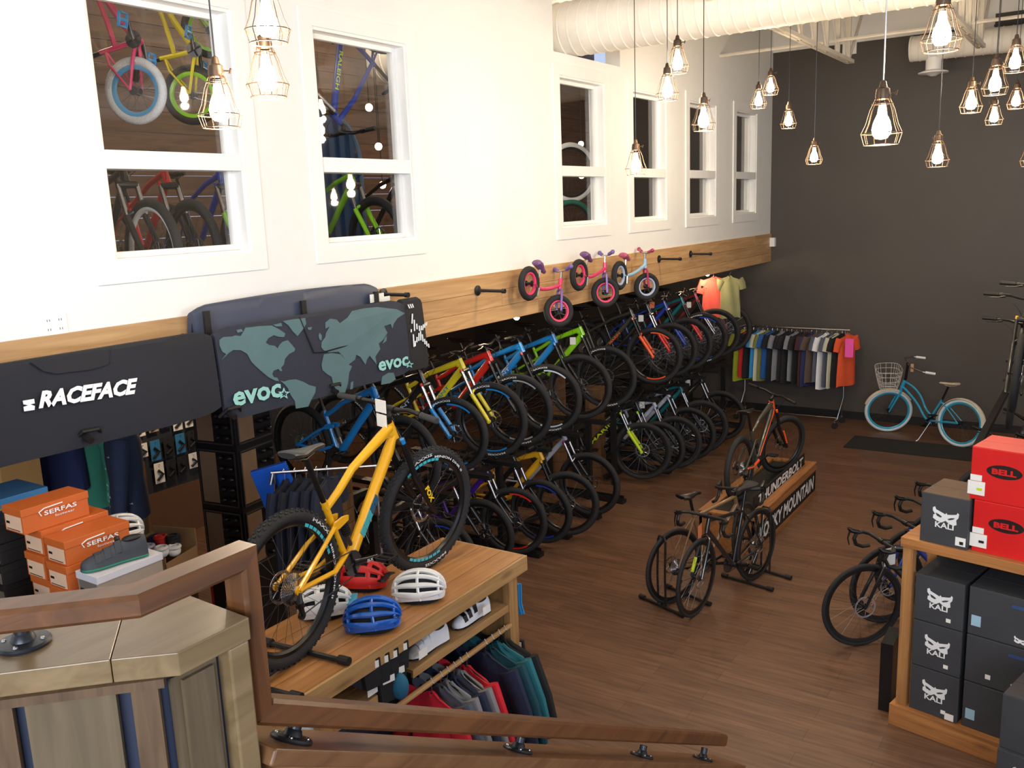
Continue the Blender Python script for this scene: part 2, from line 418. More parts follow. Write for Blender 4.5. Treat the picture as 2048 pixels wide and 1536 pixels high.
def bike(name, label, kind, frame, loc, rz, fork=None, stan=None, group=None, full=False, steer=0.0, acc=None, rim=None, rimcol=None, tirem=None, knobs=False,
         tlabel=None, saddle=None, grip=None, drive=True, M=None, lean=0.0, decal=None, seat=True, crank_a=-.25, cat='bicycle', detail=True, lower=None, pitch=0.0, scale=1.0, basket=False, hubm=None, tag_card=None, bars=True, rimdec=None):
    g = GEO[kind]; fork = fork or SATIN; stan = stan or CHROME; acc = acc or frame; rim = rim or SATIN; tirem = tirem or RUBBER; hubm = hubm or PLASTIC
    root = thing(name, label, cat, loc, 0, group)
    root.rotation_euler = (Matrix.Rotation(rz, 3, 'Z') @ Matrix.Rotation(pitch, 3, 'Y') @ Matrix.Rotation(lean, 3, 'X')).to_euler()
    root.scale = (scale,) * 3
    hb, ht, fh, bb, st, rh, sad = (P3(g[k]) for k in ('hb', 'ht', 'fh', 'bb', 'st', 'rh', 'sad'))
    ax = (ht - hb).normalized(); nx = V((ax.z, 0, -ax.x))
    S = Matrix.Translation(hb) @ Matrix.Rotation(steer, 4, ax) @ Matrix.Translation(-hb)
    fo = part('frame', frame_mb(g, kind, frame, acc, full), None, root)
    if decal:
        for (s, dm, _x, a, c, w, h) in decal:
            A, B = P3(g[a]), P3(g[c]); d = (B - A).normalized(); mid = mix(A, B, .5); up = V((-d.z, 0, d.x)) if d.x > 0 else V((d.z, 0, -d.x))
            lettering(s, dm, fo, (mid.x, -.034, mid.z), d if d.x > 0 else -d, up, w, h, bold=.02)
    # fork
    b = MB().use(fork); tr = g['tr']; cr = hb - ax * .018
    road = kind == 'road'
    lowm = lower or fork
    if kind in ('mtb', 'mtb27'):
        b.cyl(cr + V((0, -.062, 0)), cr + V((0, .062, 0)), .024, 10)
        L = (cr - fh).dot(ax); 
        for s in (-1, 1):
            top = cr + V((0, s * .062, 0)); dr = fh + V((0, s * .066, 0)); lo = cr - ax * (L * .42) + V((0, s * .062, 0))
            b.use(stan).cyl(top, lo, .0165, 12); b.use(lowm).tube([lo, lo - ax * .02, mix(lo, dr, .8) - nx * .0, dr], [.023, .021, .019, .015], 12)
            b.cyl(dr + V((0, -.008, 0)), dr + V((0, .008, 0)), .02, 10)
        b.use(lowm).tube([lo + V((0, 0, 0)), lo + V((0, -.062, .035)) + nx * .02, lo + V((0, -.124, 0))], .013, 8)
        b.use(acc).cyl(cr + V((0, -.062, .0)) , cr + V((0, -.062, 0)) + ax * .03, .014, 10)
    else:
        for s in (-1, 1):
            dr = fh + V((0, s * .05, 0)); b.use(fork).tube([cr, cr - ax * .03 + V((0, s * (tr + .025), 0)), mix(cr, fh, .6) + V((0, s * (tr + .032), 0)), dr], [.018, .017, .013, .010], 10)
        if stan is not CHROME or not road: b.use(stan).cyl(mix(cr, fh, .55) + V((0, -tr - .032, 0)), mix(cr, fh, .9) + V((0, -.05, 0)), .0145, 10)
    part('fork', b, None, root, M=S)
    rc = rimcol or rim
    add_wheel(root, g, 'f', rc, tirem, hubm, STEEL if detail else PLASTIC, S @ Matrix.Translation(fh), 'front_wheel', knobs, True, kind not in ('kids', 'cruiser'), tlabel, deep=.022 if not road else .03, ns=28 if kind != 'road' else 20)
    rw = add_wheel(root, g, 'r', rc, tirem, hubm, STEEL if detail else PLASTIC, Matrix.Translation(rh) @ Matrix.Rotation(1.1, 4, 'Y'), 'rear_wheel', knobs, False, kind not in ('kids', 'cruiser'), tlabel, deep=.022 if not road else .03, ns=28 if kind != 'road' else 20)
    if rimdec:
        fwh = [c for c in root.children if c.name.startswith('front_wheel')][0]
        for ci, c in enumerate((-PI / 2 + .1, PI / 2 - .3)):
            def ra_():
                q = MB(); r0, r1 = g['R'] - 2 * g['tr'] - .002, g['R'] - 2 * g['tr'] - .017; ns_ = 8
                for k in range(ns_):
                    a0 = c - .42 + .84 * k / ns_; a1 = a0 + .84 / ns_
                    q.prism([(r0 * math.cos(a0), r0 * math.sin(a0)), (r0 * math.cos(a1), r0 * math.sin(a1)), (r1 * math.cos(a1), r1 * math.sin(a1)), (r1 * math.cos(a0), r1 * math.sin(a0))], -.0185, -.0172)
                return q.mesh('rim_graphics', rimdec)
            link('rim_graphics', cached(('rd', kind, rimdec.name, ci), ra_), fwh)
    if drive and kind not in ('kids', 'cruiser'): link('cassette', cassette_mesh(), rw)
    # seat
    gm = grip or PLASTIC
    if seat:
        sd = (sad - st).normalized()
        part('seatpost', MB().use(SATIN).cyl(st - sd * .02, sad - V((0, 0, .04)), .0145, 12), None, root)
        def sm():
            b = MB(); rings = []
            for i, (x, w, h, zc) in enumerate(((-.13, .055, .020, .012), (-.115, .070, .026, .014), (-.07, .070, .03, .006), (-.01, .040, .028, 0), (.06, .022, .024, 0), (.12, .018, .02, -.002), (.135, .010, .012, -.006))):
                rings.append([(x, w * math.cos(a), zc + (h * .55 if math.sin(a) > 0 else h * .9) * math.sin(a)) for a in [2 * PI * k / 14 for k in range(14)]])
            b.loft(rings)
            b.tube([(-.10, -.02, -.02), (-.02, -.02, -.035), (.05, -.01, -.022)], .0035, 6); b.tube([(-.10, .02, -.02), (-.02, .02, -.035), (.05, .01, -.022)], .0035, 6)
            return b.mesh('saddle', saddle or SATIN)
        link('saddle', cached(('sad', (saddle or SATIN).name), sm), root, Matrix.Translation(sad) @ (Matrix.Scale(1.35, 4, V((0, 1, 0))) if kind == 'cruiser' else Matrix()))
    # cockpit
    if bars:
        top = ht + ax * .03; bar = P3(g['bar'])
        b = MB().use(SATIN).cyl(ht, top + ax * .012, .02, 12); b.tube([top, bar], [.019, .018], 10); b.cyl(bar + V((0, -.024, 0)), bar + V((0, .024, 0)), .022, 12)
        part('stem', b, None, root, M=S)
        bw = g['bw']
        if road:
            pts = []
            for s in (-1, 1):
                h = [bar, bar + V((.0, s * (bw - .05), 0)), bar + V((.03, s * bw, 0)), bar + V((.085, s * bw, -.005)), bar + V((.105, s * bw, -.05)), bar + V((.08, s * (bw + .01), -.105)), bar + V((.02, s * (bw + .012), -.13)), bar + V((-.04, s * (bw + .015), -.128))]
                pts = (list(reversed(h)) + pts) if s < 0 else (pts + h[1:])
            bo = part('handlebar', MB().use(gm).tube(pts, .0155, 10), None, root, M=S)
            for s in (-1, 1):
                q = bar + V((.085, s * bw, 0))
                part('brake_lever', MB().use(SATIN).tube([q - V((.02, 0, 0)), q + V((.05, 0, .02)), q + V((.075, 0, .045))], [.017, .018, .012], 10).tube([q + V((.06, 0, .015)), q + V((.075, 0, -.04)), q + V((.06, 0, -.10))], [.008, .006, .004], 6), None, bo)
        elif kind == 'cruiser':
            pts = [bar + V((-.30, -bw, -.03)), bar + V((-.14, -bw * .97, .0)), bar + V((.0, -bw * .6, .03)), bar, bar + V((.0, bw * .6, .03)), bar + V((-.14, bw * .97, .0)), bar + V((-.30, bw, -.03))]
            bo = part('handlebar', MB().use(CHROME).tube(pts, .012, 8), None, root, M=S)
            for i, j in ((0, 1), (6, 5)): part('grip', MB().use(gm).cyl(pts[i], mix(pts[i], pts[j], .8), .019, 12), None, bo)
        else:
            rise = .02 if kind != 'kids' else -.05
            def e(s, u): return bar + V((-.045 * max(0, (u - .2)) / .8, s * bw * u, rise * min(1, max(0, (u - .1) / .25))))
            us = (1, .7, .35, .15, 0)
            pts = [e(-1, u) for u in us] + [e(1, u) for u in reversed(us[:-1])]
            bo = part('handlebar', MB().use(SATIN).tube(pts, [.012, .012, .014, .016, .017, .016, .014, .012, .012], 10), None, root, M=S)
            for s in (-1, 1):
                part('grip', MB().use(gm).tube([e(s, 1.01), e(s, .99), e(s, .68), e(s, .66)], [.015, .0175, .0165, .019], 12), None, bo)
                if detail:
                    q = e(s, .60)
                    part('brake_lever', MB().use(SATIN).cyl(q + V((0, -.012, 0)), q + V((0, .012, 0)), .018, 10).tube([q, q + V((.035, -s * .03, -.012)), q + V((.04, s * .02, -.02)), q + V((.035, s * .10, -.025))], [.012, .011, .006, .005], 6), None, bo)
            if detail:
                part('brake_hose', MB().use(PLASTIC).tube(bez(e(-1, .55) + V((.03, 0, -.01)), bar + V((.16, -.05, -.05)), hb + V((.03, -.03, .02)), 8), .0025, 5).tube(bez(e(1, .55) + V((.03, 0, -.01)), bar + V((.14, .05, -.08)), hb + V((.0, .03, .04)), 8), .0025, 5), None, root, M=S)
    # drivetrain
    if drive:
        def cm():
            b = MB().use(STEEL); r = .068 if kind != 'road' else .09
            if kind == 'kids': r = .055
            n = 32; ring = [((r if k % 2 else r - .005) * math.cos(PI * k / n), (r if k % 2 else r - .005) * math.sin(PI * k / n)) for k in range(2 * n)]
            b.prism(ring, -.042, -.045); b.use(SATIN); L = .172 if kind != 'kids' else .1
            for s, a in ((-1, 0), (1, PI)):
                b.tube([(0, s * .05, 0), (L * .5 * math.cos(a), s * .062, 0), (L * math.cos(a), s * .07, 0)], [.021, .014, .013], 10, .6)
            for k in range(4): a = k * PI / 2 + .4; b.tube([(0, -.046, 0), (r * .9 * math.cos(a), -.046, r * .9 * math.sin(a))], .008, 6)
            return b.mesh('crankset')
        co = link('crankset', cached(('crank', kind), cm), root, Matrix.Translation(bb) @ Matrix.Rotation(crank_a, 4, 'Y'))
        if detail:
            L = .172 if kind != 'kids' else .1
            def pm(): return MB().use(PLASTIC if kind != 'kids' else mat('blue_pedal', (60, 150, 215), .4)).box((-.045, -.045, -.008), (.045, -.035, .008)).box((-.045, .035, -.008), (.045, .045, .008)).box((-.045, -.045, -.008), (-.035, .045, .008)).box((.035, -.045, -.008), (.045, .045, .008)).cyl((0, -.05, 0), (0, .05, 0), .01, 8).mesh('pedal')
            pe = cached(('pedal', kind), pm)
            for s, x in ((-1, L), (1, -L)): link('pedal', pe, co, Matrix.Translation((x, s * .125, 0)) @ Matrix.Rotation(-crank_a, 4, 'Y'))
        if kind not in ('kids', 'cruiser'):
            r = .068 if not road else .09; rc2 = .045
            b = MB().use(STEEL); y = -.045
            dj = rh + V((.02, y, -.085)); dk = rh + V((.03, y, -.14))
            b.tube([bb + V((0, y, r)), rh + V((0, y, rc2))], .0035, 5); b.tube([rh + V((-.02, y, -rc2)), dj + V((-.012, 0, 0)), dk + V((.0, 0, -.02)), dk + V((.012, 0, 0)), bb + V((0, y, -r))], .0035, 5)
            part('chain', b, None, root)
            b = MB().use(PLASTIC).tube([rh + V((0, -.07, -.01)), rh + V((-.01, -.075, -.05)), dj + V((0, -.02, 0))], [.010, .016, .012], 8).tube([dj + V((0, -.01, 0)), dk + V((0, -.01, 0))], [.012, .010], 6)
            b.cyl(dj + V((0, -.008, 0)), dj + V((0, .008, 0)), .02, 10).cyl(dk + V((0, -.008, 0)), dk + V((0, .008, 0)), .02, 10)
            part('derailleur', b, None, root)
            if full:
                rk = mix(bb, st, .62); sh = V((rk.x + .07, 0, rk.z + .015)); lw = bb + V((.05, 0, .075))
                b = MB().use(PLASTIC).cyl(mix(sh, lw, .1), mix(sh, lw, .6), .022, 12).use(STEEL).cyl(mix(sh, lw, .55), lw, .011, 10)
                b.use(PLASTIC)
                for k in range(6): c = mix(sh, lw, .1 + .08 * k); b.cyl(c, c + (lw - sh).normalized() * .008, .026, 12)
                part('shock_absorber', b, None, root)
    if tag_card:
        cm_, pos, txt = tag_card
        k_ = 1.0 if txt else .62; c = MB().use(cm_).box((-.055 * k_, -.001, -.07 * k_), (.055 * k_, .001, .07 * k_)).use(PLASTIC).tube([(0, 0, .07 * k_), (0, 0, .12)], .0015, 4)
        ca = part('price_tag', c, None, root, smooth=0, M=Matrix.Translation(pos) @ Matrix.Rotation(.3, 4, 'Z'))
        if txt: 
            for i in range(3): part('writing', MB().use(PLASTIC).box((-.03, -.002, .03 - i * .035), (.03 - .012 * i, -.0012, .035 - i * .035)), None, ca, smooth=0)
    return root
def place_by_front(root, kind, fpos, rz):
    """stand the bicycle so its front hub is at fpos"""
    fh = GEO[kind]['fh']; c, s = math.cos(rz), math.sin(rz)
    root.location = (fpos[0] - fh[0] * c, fpos[1] - fh[0] * s, fpos[2] - fh[1])
# ---------------------------------------------------------------- room shell
YF = 14.5                                   # charcoal end wall
ZC = 6.25                                   # roof deck
WY = [(2.94, 3.90), (4.58, 5.56), (7.86, 8.80), (9.48, 10.40), (11.12, 12.05), (12.85, 13.74)]
WZ0, WZ1 = 3.29, 4.76
fl = MB().box((-6.2, -6, -.1), (9.5, YF + .1, 0)); struct('floor', fl, floor_mat(), smooth=0)
# left wall above the wood band, with openings for six windows and the duct
w = MB(); y0 = -6.0; T = -.18
w.box((T, -6, 2.92), (0, YF, WZ0)); 
ys = [-6.0] + [v for p in WY for v in p] + [YF]
for i in range(0, len(ys), 2): w.box((T, ys[i], WZ0), (0, ys[i + 1], WZ1))
w.box((T, -6, WZ1), (0, YF, 4.97)); w.box((T, -6, 4.97), (0, 7.78, ZC)); w.box((T, 9.2, 4.97), (0, YF, ZC))
struct('wall_left', w, WALLW, smooth=0)
# charcoal end wall, pale strip above it stepping round the joist seats
w = MB().box((-6.2, YF, 0), (9.5, YF + .15, 5.72)).box((3.06, YF, 5.72), (9.5, YF + .15, 5.86)); struct('wall_far', w, DARKW, smooth=0)
w = MB().box((-.2, YF - .01, 5.72), (3.06, YF + .15, ZC)).box((3.06, YF - .01, 5.86), (9.5, YF + .15, ZC))
for jx in (1.05, 2.85, 4.65): w.box((jx, YF - .03, 5.56), (jx + .2, YF + .1, 5.75))
struct('trim_1', w, TRIMW, smooth=0)
struct('baseboard_far', MB().box((-6, YF - .02, 0), (9.3, YF, .12)), BLACK, smooth=0)
# right and rear walls with large shop-front openings
w = MB().box((9.3, 6.5, 0), (9.5, YF, ZC)).box((9.3, -6, 0), (9.5, 6.5, .5)).box((9.3, -6, 5.2), (9.5, 6.5, ZC)).box((9.3, -6, .5), (9.5, -4, 5.2)).box((9.3, .6, .5), (9.5, .9, 5.2)); struct('wall_right', w, WALLW, smooth=0)
w = MB().box((-6.2, -6.2, 0), (9.5, -6, .5)).box((-6.2, -6.2, 5.4), (9.5, -6, ZC)).box((-6.2, -6.2, .5), (2.5, -6, 5.4)).box((5.8, -6.2, .5), (6.0, -6, 5.4)).box((9.2, -6.2, .5), (9.5, -6, 5.4)); struct('wall_near', w, WALLW, smooth=0)
# roof deck with ribs
deck = MB(); ny = 0
xs_ = -6.2
pr = []
step = .155
k = 0
y = -6.2
pts = []
while y < YF + .3:
    pts += [(y, ZC), (y + .06, ZC), (y + .075, ZC + .04), (y + .14, ZC + .04)]; y += step
for p, q in zip(pts, pts[1:]):
    b0 = len(deck.v); deck.v += [V((-6.2, p[0], p[1])), V((9.6, p[0], p[1])), V((9.6, q[0], q[1])), V((-6.2, q[0], q[1]))]; deck.face([b0, b0 + 3, b0 + 2, b0 + 1])
struct('ceiling', deck, mat('ribbed_roof_deck', (226, 220, 208), .6), smooth=0)
# wood band on the wall: three courses of boards
CEDAR = wood('cedar_boards', (210, 172, 124), (180, 138, 94), 'Y', .5, 1, .10, 0, .25)
band = MB(); r2 = random.Random(3)
zs = [2.50, 2.635, 2.785, 2.945]
for i in range(3):
    y = -2.0 - r2.random() * 1.5
    while y < YF:
        L = 1.6 + r2.random() * 1.6; e = min(y + L, YF - .01); band.box((0, y + .0015, zs[i] + .0015), (.022 + r2.random() * .003, e - .0015, zs[i + 1] - .0015)); y += L
struct('trim_2', band, CEDAR, smooth=0)
# floor of the upper level and the low ceiling below it
struct('trim_3', MB().box((-6, -6, 2.50), (-.005, YF, 2.55)), wood('soffit_boards', (170, 112, 60), (120, 78, 40), 'Y', .5, 1, .15), smooth=0)
struct('trim_4', MB().box((-6, -6, 2.56), (-.19, YF, 2.94)), mat('upper_floor', (90, 70, 55), .6), smooth=0)
struct('wall_back', MB().box((-6.2, -6, 0), (-6, YF, 2.5)), mat('brown_back_wall', (104, 84, 70), .7), smooth=0)
UW = wood('upper_room_boards', (120, 88, 66), (84, 60, 46), 'Y', .5, 1, .12)
ub = MB()
for i in range(17): ub.box((-3.2, -6, 2.95 + i * .2), (-3.15, YF, 3.145 + i * .2))
struct('wall_upper_back', ub, UW, smooth=0)

def glass_window(n, y0, y1):
    r = part('window_%d' % n, MB().box((-.17, y0, WZ0), (-.0, y0 + .02, WZ1)).box((-.17, y1 - .02, WZ0), (0, y1, WZ1)).box((-.17, y0 + .02, WZ0), (-.0, y1 - .02, WZ0 + .02)).box((-.17, y0 + .02, WZ1 - .02), (-.0, y1 - .02, WZ1)), TRIMW, None, 0); r['kind'] = 'structure'
    c = MB(); a = .115
    c.box((0, y0 - a, WZ0 - a), (.016, y0, WZ1 + a)).box((0, y1, WZ0 - a), (.016, y1 + a, WZ1 + a)).box((0, y0, WZ0 - a), (.016, y1, WZ0)).box((0, y0, WZ1), (.016, y1, WZ1 + a))
    part('window_casing', c, TRIMW, r, 0)
    s = MB(); x0, x1 = -.125, -.085; t = .035; zm0, zm1 = 3.80, 3.905
    s.box((x0, y0 + .02, WZ0 + .02), (x1, y0 + .02 + t, WZ1 - .02)).box((x0, y1 - .02 - t, WZ0 + .02), (x1, y1 - .02, WZ1 - .02)).box((x0, y0 + .05, WZ0 + .02), (x1, y1 - .05, WZ0 + .02 + t)).box((x0, y0 + .05, WZ1 - .02 - t), (x1, y1 - .05, WZ1 - .02))
    bevel(part('sash', s, TRIMW, r, 0), .003)
    part('mid_rail', MB().box((-.15, y0 + .02, zm0), (.012, y1 - .02, zm1 - .005)), TRIMW, r, 0)
    part('glass_pane', MB().box((-.107, y0 + .05, zm1 - .01), (-.103, y1 - .05, WZ1 - .05)), glass_mat(), r, 0)
    part('glass_pane', MB().box((-.107, y0 + .05, WZ0 + .05), (-.103, y1 - .05, zm0 + .005)), glass_mat(), r, 0)
for i, (a, b_) in enumerate(WY): glass_window(i + 1, a, b_)

# ---------------------------------------------------------------- duct work and joists
def duct(name, label, p0, p1, r, rib=.11):
    p0, p1 = V(p0), V(p1); L = (p1 - p0).length; q = (p1 - p0).to_track_quat('Z', 'Y'); M = Matrix.Translation(p0) @ q.to_matrix().to_4x4()
    pr = []; h = 0
    while h < L: pr += [(r, h), (r, h + rib * .8), (r + .006, h + rib * .86), (r + .006, h + rib * .94)]; h += rib
    pr.append((r, L))
    o = part(name, MB().lathe([(r * .96, 0)] + pr + [(r * .96, L)], 40, M), mat('white_duct_paint', (238, 232, 222), .5), None, 25)
    return tag(o, label, 'duct')
duct('ventilation_duct', 'large white spiral ventilation duct running out of the left wall opening under the roof', (-2.6, 8.25, 5.24), (9.2, 8.25, 5.24), .26)
d2 = duct('ventilation_duct', 'smaller white round duct with a ceiling diffuser in front of the charcoal wall', (2.15, 13.8, 5.43), (9.2, 13.8, 5.30), .165)
part('duct_end_cap', MB().lathe([(0.001, 0), (.165, 0), (.17, .03)], 32, Matrix.Translation((2.12, 13.8, 5.43)) @ Matrix.Rotation(PI / 2, 4, 'Y')), mat('white_duct_paint', (238, 232, 222), .5), d2)
part('air_diffuser', MB().lathe([(.10, .16), (.10, 0), (.19, -.03), (.19, -.045), (.10, -.05), (.04, -.08), (.001, -.085)], 32, Matrix.Translation((2.42, 13.8, 5.13))), TRIMW, d2)
def joist(x, lab):
    t = thing('roof_joist', lab, 'joist', (x, 6, 5.23), 0, 'open web roof joists'); m = mat('joist_paint', (228, 220, 206), .5)
    z0, z1 = 0, .9; ya, yb = -12, 7.0
    part('bottom_chord', MB().box((-.05, ya, z0), (-.008, yb, z0 + .045)).box((.008, ya, z0), (.05, yb, z0 + .045)), m, t, 0)
    part('top_chord', MB().box((-.05, ya, z1), (-.008, 8.4, z1 + .06)).box((.008, ya, z1), (.05, 8.4, z1 + .06)), m, t, 0)
    wb = MB(); y = yb - .15; k = 0
    while y > ya:
        wb.box((-.03, y - .02, z0), (.03, y + .02, z1)); wb.tube([(0, y, z0 + .03), (0, y - .55, z1)], .013, 6); y -= .55
    wb.tube([(0, yb - .1, z0 + .03), (0, yb + .75, z1)], .02, 6)
    part('web', wb, m, t, 0)
joist(1.52, 'white open web roof joist, the left one ending above the clothes rail')
joist(3.08, 'white open web roof joist, the middle one behind the big hanging lamp')
joist(4.66, 'white open web roof joist nearest the right edge')
for y, lb in ((12.2, 'thin white bridging bar across the joists nearest the charcoal wall'), (9.6, 'thin white bridging bar across the joists above the end of the big duct')):
    tag(part('bridging_bar', MB().tube([(-.0, y, 5.42), (8.5, y, 5.42)], .022, 6), mat('joist_paint', (228, 220, 206), .5)), lb, 'bar')

# ---------------------------------------------------------------- hanging cage lamps
BULB = emis('glowing_filament_bulb', (1.0, .78, .5), 60)
def lamp_meshes():
    s = MB().lathe([(.004, .215), (.012, .21), (.018, .185), (.028, .178), (.032, .15), (.03, .135), (.02, .13)], 20)
    s.cyl((.03, 0, .16), (.055, 0, .16), .003, 6); s.cyl((.052, 0, .15), (.058, 0, .17), .005, 6)
    c = MB(); n = 10
    prof = [(.03, .14), (.052, .09), (.068, .03), (.086, -.01), (.072, -.058)]
    for k in range(n):
        a = 2 * PI * k / n; c.tube([(r * math.cos(a), r * math.sin(a), z) for r, z in prof], .0016, 4, caps=False)
    for r, z in ((.086, -.01), (.072, -.058), (.042, .115)):
        c.lathe([(r + .0018, z - .0018), (r + .0018, z + .0018), (r - .0018, z + .0018), (r - .0018, z - .0018)], 28, closed=True)
    bl = MB().lathe([(.001, -.036), (.024, -.032), (.038, -.014), (.041, .008), (.034, .04), (.02, .072), (.014, .11)], 16)
    return s.mesh('socket', BRONZE), c.mesh('wire_cage', BRONZE), bl.mesh('bulb', BULB)
SM, CM, BM = lamp_meshes()
lampd = bpy.data.lights.new('bulb_light', 'POINT'); lampd.energy = 16; lampd.color = (1.0, .8, .56); lampd.shadow_soft_size = .035
PEND = [(440, 225, 3.57, 'cage lamp hanging in front of the first upper window, lowest of the three at left'),
 (535, 55, 3.44, 'cage lamp cut by the top edge above another between the first two windows'),
 (535, 165, 3.70, 'cage lamp hanging directly under another between the first two windows'),
 (1355, 130, 6.74, 'cage lamp right under the big duct, highest of the four in the middle'),
 (1335, 185, 6.74, 'cage lamp overlapping the fourth upper window, just below the highest one in the middle'),
 (1407, 245, 6.59, 'cage lamp in front of the fifth upper window'),
 (1272, 335, 7.05, 'lowest of the four middle cage lamps, in front of the fourth window rail'),
 (1517, 205, 9.47, 'small far cage lamp beside the last upper window'),
 (1541, 178, 9.47, 'small far cage lamp where the white wall meets the charcoal wall'),
 (1577, 245, 9.47, 'small far cage lamp in front of the charcoal wall, second lowest at the back left'),
 (1628, 317, 9.47, 'small far cage lamp hanging lowest in front of the left part of the charcoal wall'),
 (1763, 262, 3.94, 'big near cage lamp on a pale cord in the middle of the charcoal wall'),
 (1883, 75, 3.99, 'big near cage lamp highest at right, in front of the roof joist'),
 (1875, 318, 6.89, 'medium cage lamp hanging low, right of the big one on the pale cord'),
 (1942, 210, 7.05, 'medium cage lamp under the round duct, left of the right hand cluster'),
 (1990, 172, 6.19, 'cage lamp in the middle of the right hand cluster, hung from two cords beside it'),
 (2030, 128, 6.74, 'highest cage lamp of the right hand cluster at the picture edge'),
 (1988, 237, 8.92, 'small cage lamp lowest in the right hand cluster'),
 (2032, 205, 8.91, 'small cage lamp at the right edge below the highest one of the cluster'),
 (1745, -22, 5.51, 'cage lamp mostly above the picture, only its rim showing over the duct'),
 (2062, 318, 7.58, 'cage lamp almost outside the right edge, level with the lowest lamps')]
first = None
for px, py, d, lb in PEND:
    p = at(px, py, d=d)
    t = thing('pendant_lamp', lb, 'lamp', p, rnd.random() * 3, 'cage pendant lamps')
    link('lamp_socket', SM, t); link('wire_cage', CM, t); link('bulb', BM, t)
    part('cord', MB().cyl((0, 0, .21), (0, 0, ZC - p.z), .0032, 5), IRON if py != 262 else STEEL, t)
    lo = bpy.data.objects.new('bulb_light', lampd); COL.objects.link(lo); lo.parent = t; lo.location = (0, 0, -.075)

# warm downlights below the upper floor
SPOT = emis('downlight_glow', (1.0, .82, .55), 30)
def spot_lamp(p, lb, e=22):
    t = thing('spot_lamp', lb, 'lamp', p, 0, 'warm spot lamps under the wood band')
    part('lamp_head', MB().lathe([(.02, .10), (.045, .08), (.05, 0), (.042, 0), (.035, .05), (.001, .06)], 16), BLACK, t); part('bulb', MB().ball((0, 0, .0), .032, 12, 8), SPOT, t)
    part('stem', MB().cyl((0, 0, .09), (0, 0, 2.50 - p.z), .008, 8), BLACK, t)
    l = bpy.data.lights.new('spot_light', 'POINT'); l.energy = e; l.color = (1, .78, .5); l.shadow_soft_size = .04
    lo = bpy.data.objects.new('spot_light', l); COL.objects.link(lo); lo.parent = t; lo.location = (0, 0, -.05)
spot_lamp(at(1033, 634, x=-.35), 'warm spot lamp glowing under the band behind the blue bicycles', 7)
spot_lamp(at(1415, 548, x=-.35), 'warm spot lamp glowing beside the coral shirt in the far corner', 12)
for p, lb in (((-3.0, 5.6, 2.30), 'unseen warm spot lamp added to brighten the wall of packaged parts'), ((-3.2, 8.6, 2.36), 'warm spot lamp deep behind the bicycle rows')): spot_lamp(V(p), lb, 45)  # first lamp is unseen, added to light up the peg board packs
for y in (3.6, 7.4, 11.2):
    l = bpy.data.lights.new('upper_room_light', 'POINT'); l.energy = 50; l.color = (1, .85, .65); l.shadow_soft_size = .1
    lo = bpy.data.objects.new('upper_room_light', l); COL.objects.link(lo); lo.location = (-1.6, y, 5.6)

# ---------------------------------------------------------------- stair wall, cap and handrail in the foreground
CAPW = wood('pale_oiled_wood', (134, 112, 82), (108, 88, 60), 'Y', .33, 1, .04, .25, .2)
RAILW = wood('brown_oiled_wood', (108, 66, 35), (78, 47, 24), 'Y', .42, 1.0, .05, .25, .15)
PANW = wood('rough_tan_boards', (100, 84, 62), (80, 66, 46), 'Z', .7, 1.3, .05, 0, .1)
PAND = wood('rough_brown_boards', (98, 74, 50), (70, 50, 32), 'Z', .7, 2, .05, 0, .1)
BLUEP = mat('dark_blue_panel', (30, 38, 62), .6)
hw = thing('stair_half_wall', 'wood topped half wall with vertical boards and dark blue strips in the near left corner', 'wall', (3.1, .8, 1.9))
hw.rotation_euler = (0, 0, 0)
def rel(p): return V(p) - V((3.1, .8, 1.9))
def poly_slab(mb, pts, z0, z1):
    b = len(mb.v); n = len(pts)
    for z in (z0, z1):
        for p in pts: mb.v.append(rel((p[0], p[1], z)))
    mb.face([b + i for i in reversed(range(n))]); mb.face([b + n + i for i in range(n)])
    for i in range(n): j = (i + 1) % n; mb.face([b + i, b + j, b + n + j, b + n + i])
c45 = math.sqrt(.5)
capb = MB(); poly_slab(capb, [(3.275, 1.035), (3.06, 1.045), (3.06, .98), (3.02, .94), (3.19, .80), (3.275, .875)], 2.705, 2.75)
o = part('wall_cap', capb, CAPW, hw, 0); bevel(o, .002)
capb = MB(); poly_slab(capb, [(3.189, .799), (3.019, .939), (2.2, .12), (2.37, -.02)], 2.705, 2.75)
o = part('wall_cap', capb, CAPW, hw, 0); bevel(o, .002)
core = MB(); poly_slab(core, [(3.235, 1.0), (3.09, 1.0), (3.09, .96), (2.27, .14), (2.40, .03), (3.16, .79), (3.235, .865)], 1.9, 2.705); part('wall_core', core, BLUEP, hw, 0)
A0 = V((3.243, .867, 0)); dirn = V((-c45, -c45, 0)); nrm = V((c45, -c45, 0))
bd = MB()
def board(mb, s0, s1, z0=1.9, z1=2.70, t=.016):
    a = A0 + dirn * s0; b = A0 + dirn * s1; q = [a, b, b + nrm * t, a + nrm * t]
    k = len(mb.v)
    for z in (z0, z1):
        for p in q: mb.v.append(rel((p.x, p.y, z)))
    for f in ((0, 1, 2, 3), (7, 6, 5, 4), (1, 0, 4, 5), (2, 1, 5, 6), (3, 2, 6, 7), (0, 3, 7, 4)): mb.face([k + i for i in f])
board(bd, .083, .232); board(bd, .34, .50)
part('panel_boards', bd, PANW, hw, 0)
bd = MB(); board(bd, .012, .058); board(bd, .252, .32); board(bd, .52, .6)
o = part('corner_board', bd, PAND, hw, 0)
bd = MB(); board(bd, .0, .65, 2.688, 2.705, .02); part('top_rail', bd, PAND, hw, 0)
bd = MB(); bd.v = []; 
bd.box(rel((3.235, .875, 1.9)), rel((3.243, .975, 2.69))); bd.box(rel((3.235, .895, 1.9)), rel((3.252, .962, 2.68)))
part('panel_boards', bd, PANW, hw, 0)
